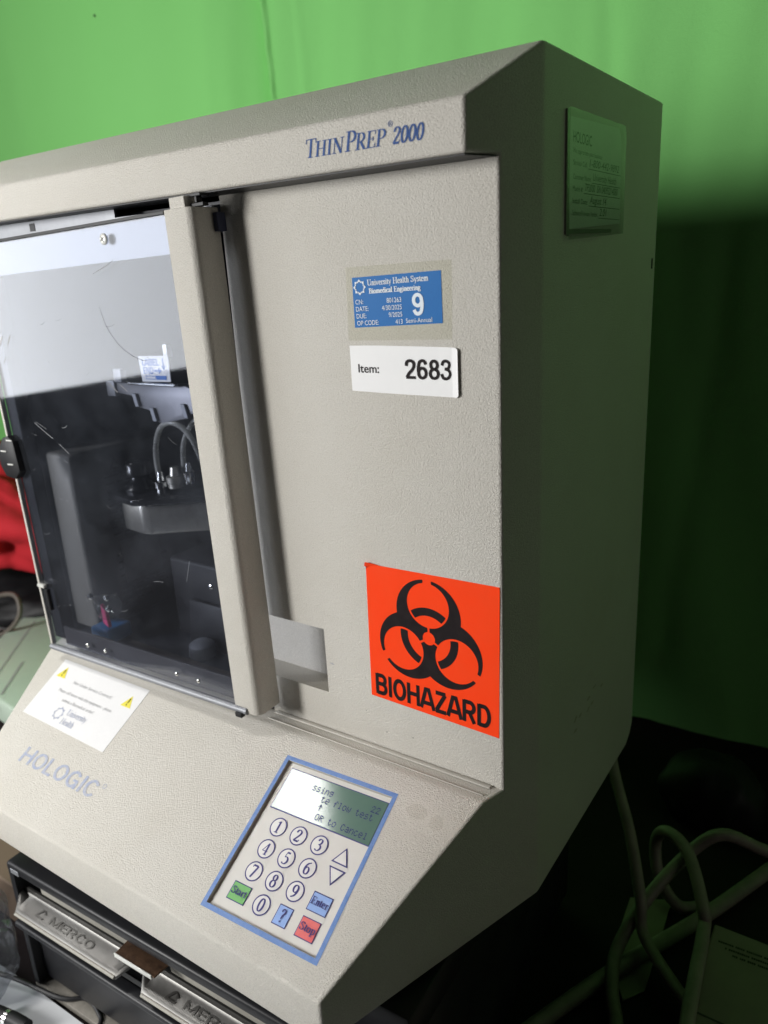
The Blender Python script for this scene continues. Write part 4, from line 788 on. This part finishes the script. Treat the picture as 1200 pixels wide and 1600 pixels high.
# ================================================================== food holding cabinet under it
WA = radians(2.0)
wux = V((cos(WA), sin(WA), 0)); wv = V((-sin(WA), cos(WA), 0)); WO = V((-0.43, -0.1455, 0))
def wp(u_, v_, z): return WO + wux * u_ + wv * v_ + V((0, 0, z))
def wxf(co): return wp(co.x, co.y, co.z)
warmer = thing('food_warmer', (-0.23, 0.03, TZ), 'black food holding cabinet with steel pan handles under the beige machine', 'food warmer')
def wbox(name, a, b, m_, bev=0.001, parent=None, seg=2):
    bm = NB(); box(bm, a, b, bev, seg, wxf); return fin(name, bm, m_, parent or warmer, smooth=40)
WR = 0.412
wbox('top_panel', (-0.002, 0.030, -0.142), (WR, 0.36, -0.1122), BLKM, 0.002)
wbox('body', (0.004, 0.045, -0.285), (WR - 0.004, 0.355, -0.142), BLKM, 0.001)
wbox('top_rail', (-0.002, 0.008, -0.158), (WR, 0.030, -0.147), BLKM, 0.0035, seg=4)
wbox('side_post', (-0.004, 0.010, -0.292), (0.0035, 0.045, -0.158), BLKM); wbox('side_post', (WR - 0.006, 0.012, -0.292), (WR + 0.006, 0.045, -0.1585), BLKM, 0.003)
wbox('lower_rail', (0.0036, 0.000, -0.213), (WR - 0.0065, 0.012, -0.206), BLKM, 0.003, seg=4)
wbox('kick_plate', (0.0036, 0.018, -0.287), (WR - 0.0065, 0.024, -0.2135), BLKM)
wbox('base_strip', (-0.004, 0.010, -0.2995), (WR - 0.02, 0.07, -0.2925), mat('worn_grey_base', (0.20, 0.185, 0.16), 0.5, 0.3, var=(60, 0.8, (0.33, 0.31, 0.27))))
bm = NB(); box(bm, (0.006, 0.0072, -0.156), (0.018, 0.0078, -0.151), 0.0002, 1, wxf); fin('rail_sticker', bm, GREYMETAL, warmer)
for (u0, u1) in ((0.004, 0.157), (0.1712, 0.324)):
    bm = NB()
    prof_ = [(0.0172, -0.1800), (0.0168, -0.1848), (0.0150, -0.1866), (0.0040, -0.1890), (0.0008, -0.1902), (-0.0010, -0.1922), (-0.0004, -0.1950), (0.0010, -0.1946), (0.0006, -0.1924), (0.0018, -0.1912), (0.0044, -0.1904), (0.0156, -0.1880), (0.0184, -0.1852), (0.0188, -0.1800)]
    cols = []
    for s_ in range(19):
        t = s_ / 18; uu = u0 + (u1 - u0) * t
        e = min(t, 1 - t) * (u1 - u0); k = 1 - sqrt(max(0, 1 - max(0, 1 - e / 0.010) ** 2)); 
        cols.append([bm.verts.new(wp(uu, v_ + (0.0110 * k if v_ < 0.012 else 0), z_ + (0.007 * k if v_ < 0.012 else 0))) for v_, z_ in prof_])
    n = len(prof_)
    for s_ in range(18):
        for k in range(n): bm.faces.new((cols[s_][k], cols[s_][(k + 1) % n], cols[s_ + 1][(k + 1) % n], cols[s_ + 1][k]))
    bm.faces.new(cols[0]); bm.faces.new(cols[-1][::-1])
    hd = fin('pan_handle', bm, STEEL, warmer, smooth=35)
    hf_ = Frame(wp((u0 + u1) / 2, 0.0040, -0.1890), wux, (wp(0, 0.0150, -0.1866) - wp(0, 0.0040, -0.1890)))
    t_ = block('embossed_lettering', 'MERCO', -0.028, 0.0008, 0.0070, hf_, 0.0001, STEEL, hd, 0.060, 0.15)
    sm = t_.modifiers.new('relief', 'SOLIDIFY'); sm.thickness = 0.0005; sm.offset = 1
    t2 = flatmesh('embossed_mark', [[(-0.046, 0.0005), (-0.036, 0.0005), (-0.0345, 0.0022), (-0.046, 0.0022)], [(-0.046, 0.0022), (-0.0435, 0.0022), (-0.039, 0.0085), (-0.042, 0.0085)], [(-0.039, 0.0085), (-0.0345, 0.0055), (-0.0375, 0.0045)]], hf_, 0.0001, STEEL, hd)
    sm = t2.modifiers.new('relief', 'SOLIDIFY'); sm.thickness = 0.0005; sm.offset = 1
    bm = NB(); tube(bm, [wp(u0 + 0.009, -0.0006, -0.1925), wp((u0 + u1) / 2, -0.0006, -0.1925), wp(u1 - 0.009, -0.0006, -0.1925)], 0.0017, 10, 0); fin('handle_rim', bm, IVORY, hd, smooth=80)
    wbox('pan_front', (u0 + 0.026, 0.0172, -0.1775), (u1 - 0.001, 0.044, -0.1610), IVORY, 0.001)
bm = NB(); prism(bm, [wp(u_, 0.016, -0.168) for u_ in (0.151, 0.199)] + [wp(0.199, 0.0005, -0.1665), wp(0.1535, 0.0005, -0.1665)], V((0, 0, 0.0014)), 0.0003); br = fin('divider_bracket', bm, BRASS, warmer)
wbox('bracket_lip', (0.1535, -0.0006, -0.1682), (0.1965, 0.0004, -0.1640), SCREWW, 0.0003, br)

# ================================================================== clutter round the machine
# white board lying in front on the left, with a thin black lead
bm = NB(); prism(bm, [V((-0.56, -0.145, TZ + 0.0003)), V((-0.43, -0.62, TZ + 0.0003)), V((-0.02, -0.60, TZ + 0.0003)), V((-0.02, -0.128, TZ + 0.0003)), V((-0.435, -0.139, TZ + 0.0003))], V((0, 0, 0.004)), 0.001)
tag(fin('white_board', bm, WSHEET), 'flat white sheet lying on the table below the steel handles', 'sheet')
bm = NB(); tube(bm, [(-0.56, -0.20, -0.288), (-0.50, -0.168, -0.282), (-0.452, -0.149, -0.284), (-0.395, -0.1348, -0.290), (-0.374, -0.1215, -0.292), (-0.352, -0.124, -0.2925), (-0.338, -0.135, -0.2925), (-0.31, -0.19, -0.2925), (-0.29, -0.26, -0.2925)], 0.0022, 8, 8)
tag(fin('thin_lead', bm, CABLEB, smooth=180), 'thin black lead bending across the white sheet', 'cable')
bm = NB(); tube(bm, [(-0.43, -0.176, -0.2875), (-0.41, -0.172, -0.2875), (-0.392, -0.170, -0.2875)], 0.0065, 14, 4); pl = thing('black_plug', (-0.41, -0.172, -0.2955), 'small black plug lying on the white sheet at the bottom edge', 'plug')
fin('plug_body', bm, BLACK, pl, smooth=50)
bm = NB(); tube(bm, [(-0.418, -0.1737, -0.2875), (-0.414, -0.1730, -0.2875)], 0.0068, 14, 0); fin('metal_ring', bm, CHROME, pl, smooth=50)
# crumpled clear bag at the lower left
def crumple(c, sx_, sy_, sz_, n, seed, amp):
    rnd = random.Random(seed); bm = NB(); bmesh.ops.create_icosphere(bm, subdivisions=n, radius=1.0)
    dirs = [(V((rnd.gauss(0, 1), rnd.gauss(0, 1), rnd.gauss(0, 1))).normalized(), rnd.uniform(2, 7), rnd.uniform(0, 6.3)) for _ in range(14)]
    for v in bm.verts:
        p = v.co.copy(); d = 0
        for dr, f, ph in dirs: d += abs(sin(f * p.dot(dr) + ph)) - .6
        p = p * (1 + amp * d / 3)
        if p.z < -0.6: p.z = -0.6 + (p.z + 0.6) * 0.1
        v.co = V((c[0] + p.x * sx_, c[1] + p.y * sy_, c[2] + p.z * sz_))
    return bm
bm = crumple((-0.515, -0.165, -0.262), 0.072, 0.045, 0.050, 4, 3, 0.30); tag(fin('plastic_bag', bm, BAGM, smooth=20), 'crumpled clear plastic bag on the table at lower left', 'plastic bag')
bm = NB(); prism(bm, [V((-0.70, -0.10, TZ + 0.0003)), V((-0.452, -0.102, TZ + 0.0003)), V((-0.452, 0.06, TZ + 0.0003)), V((-0.70, 0.06, TZ + 0.0003))], V((0, 0, 0.055)), 0.002); tag(fin('cardboard_box', bm, BROWN), 'low brown cardboard box beside the left end of the warmer', 'box')
# pale green film pack, white film and red cloth further back on the left
pk = thing('film_pack', (-0.99, 0.22, TZ), 'pale green flat film-wrapped pack on the table left of the machine', 'package')
bm = NB(); prism(bm, [V((-1.06, 0.13, TZ + 0.0005)), V((-0.84, 0.105, TZ + 0.0005)), V((-0.80, 0.27, TZ + 0.0005)), V((-1.12, 0.42, TZ + 0.0005)), V((-1.20, 0.36, TZ + 0.0005))], V((0, 0, 0.045)), 0.006, 3); fin('pack_body', bm, PACK, pk, smooth=40)
pf_ = Frame((-1.0, 0.20, TZ + 0.0457), (-0.35, 0.55, 0), (-0.55, -0.35, 0))
flatmesh('printed_line', [rect(-0.06, 0.0, 0.05, 0.004), rect(-0.10, 0.03, 0.22, 0.033)], Frame((-0.96, 0.17, TZ + 0.0458), (-0.40, 0.45, 0), (-0.45, -0.40, 0)), 0.0002, GREYTXT, pk)
bm = NB(); rnd = random.Random(5); gx = []
for j in range(16):
    row = []
    for i in range(20):
        x = -1.75 + 0.029 * i; y = 0.16 + 0.022 * j + 0.10 * (i / 19)
        row.append(bm.verts.new((x, y, TZ + 0.024 + 0.012 * sin(i * .9 + j * .4) + 0.008 * sin(j * 1.7) + 0.006 * rnd.random())))
    gx.append(row)
for j in range(15):
    for i in range(19): bm.faces.new((gx[j][i], gx[j][i + 1], gx[j + 1][i + 1], gx[j + 1][i]))
o = fin('plastic_film', bm, mat('white_film', (0.66, 0.62, 0.65), 0.35), smooth=60); tag(o, 'rumpled whitish plastic film spread on the table behind the green pack', 'plastic film')
sd = o.modifiers.new('thickness', 'SOLIDIFY'); sd.thickness = 0.001
bm = crumple((-1.36, 0.395, -0.255), 0.26, 0.12, 0.060, 4, 11, 0.10); tag(fin('black_bag', bm, BLACK, smooth=40), 'dark bag on the table under the red cloth', 'bag')
bm = crumple((-1.33, 0.37, -0.085), 0.24, 0.10, 0.130, 5, 33, 0.36); tag(fin('red_cloth', bm, REDC, smooth=180), 'bunched red cloth in the gap left of the tinted door', 'cloth')
bm = NB(); tube(bm, [(-1.36, 0.25, -0.262), (-1.24, 0.262, -0.225), (-1.17, 0.275, -0.195), (-1.125, 0.285, -0.190), (-1.11, 0.275, -0.225), (-1.15, 0.255, -0.262), (-1.22, 0.24, -0.262)], 0.0045, 10, 8); tag(fin('coiled_cable', bm, mat('dull_brown_jacket', (0.14, 0.12, 0.10), 0.5), smooth=180), 'loop of dull cable below the red cloth', 'cable')
# the dark right-hand side: cables, carton, paper
CG = 'grey cables heaped in the shade right of the machine'
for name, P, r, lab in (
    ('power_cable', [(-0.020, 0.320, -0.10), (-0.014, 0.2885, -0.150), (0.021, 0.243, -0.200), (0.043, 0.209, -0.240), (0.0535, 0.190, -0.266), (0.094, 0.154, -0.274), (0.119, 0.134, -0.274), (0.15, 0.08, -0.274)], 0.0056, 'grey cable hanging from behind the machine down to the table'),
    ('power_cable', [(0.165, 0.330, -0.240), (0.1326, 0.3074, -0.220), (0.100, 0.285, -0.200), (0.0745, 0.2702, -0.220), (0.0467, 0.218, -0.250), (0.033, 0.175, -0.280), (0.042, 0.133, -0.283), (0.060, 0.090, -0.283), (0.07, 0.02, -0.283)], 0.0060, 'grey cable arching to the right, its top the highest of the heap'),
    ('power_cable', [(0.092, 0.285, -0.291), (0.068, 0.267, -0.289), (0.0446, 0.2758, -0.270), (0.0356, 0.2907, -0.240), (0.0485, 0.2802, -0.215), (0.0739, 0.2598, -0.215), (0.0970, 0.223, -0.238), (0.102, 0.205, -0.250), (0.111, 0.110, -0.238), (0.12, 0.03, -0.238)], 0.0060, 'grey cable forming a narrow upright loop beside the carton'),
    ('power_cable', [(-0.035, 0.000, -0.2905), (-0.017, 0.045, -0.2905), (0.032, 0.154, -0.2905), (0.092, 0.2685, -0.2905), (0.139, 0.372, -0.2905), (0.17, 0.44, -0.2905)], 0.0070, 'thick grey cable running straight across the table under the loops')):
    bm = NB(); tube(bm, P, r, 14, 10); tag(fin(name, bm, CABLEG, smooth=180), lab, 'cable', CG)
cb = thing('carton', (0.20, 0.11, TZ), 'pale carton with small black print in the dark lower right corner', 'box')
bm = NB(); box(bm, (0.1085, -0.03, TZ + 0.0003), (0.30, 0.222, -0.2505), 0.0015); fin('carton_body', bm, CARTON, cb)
cf = Frame((0.150, 0.212, -0.2505), (-1, -0.05, 0), (0.05, -1, 0)); polys = []; rnd = random.Random(2)
for k in range(3):
    x = -0.022; left = rnd.randint(4, 9)
    while x < 0.034 - 0.006 * k:
        w = rnd.uniform(0.0009, 0.0015); polys.append(rect(x, 0.006 + 0.0055 * k, x + w, 0.0082 + 0.0055 * k)); x += w + 0.0005; left -= 1
        if left == 0: left = rnd.randint(3, 10); x += 0.0014
flatmesh('carton_print', polys, cf, 0.0002, INK, cb)
bm = NB(); box(bm, (0.1084, 0.120, -0.2503), (0.30, 0.1215, -0.2500)); fin('flap_line', bm, DUSTM, cb)
bm = NB(); prism(bm, [V((0.020, 0.262, -0.2985)), V((0.058, 0.280, -0.2985)), V((0.064, 0.160, -0.2985)), V((0.050, 0.140, -0.2985)), V((0.026, 0.180, -0.2985))], V((0, 0, 0.0012))); tag(fin('paper_scrap', bm, CARTON), 'pointed scrap of pale paper under the heaped cables', 'paper')
bm = crumple((0.062, 0.44, -0.270), 0.060, 0.045, 0.050, 4, 9, 0.08); tag(fin('black_pouch', bm, BLACK, smooth=60), 'rounded black pouch behind the cables against the green cloth', 'pouch')
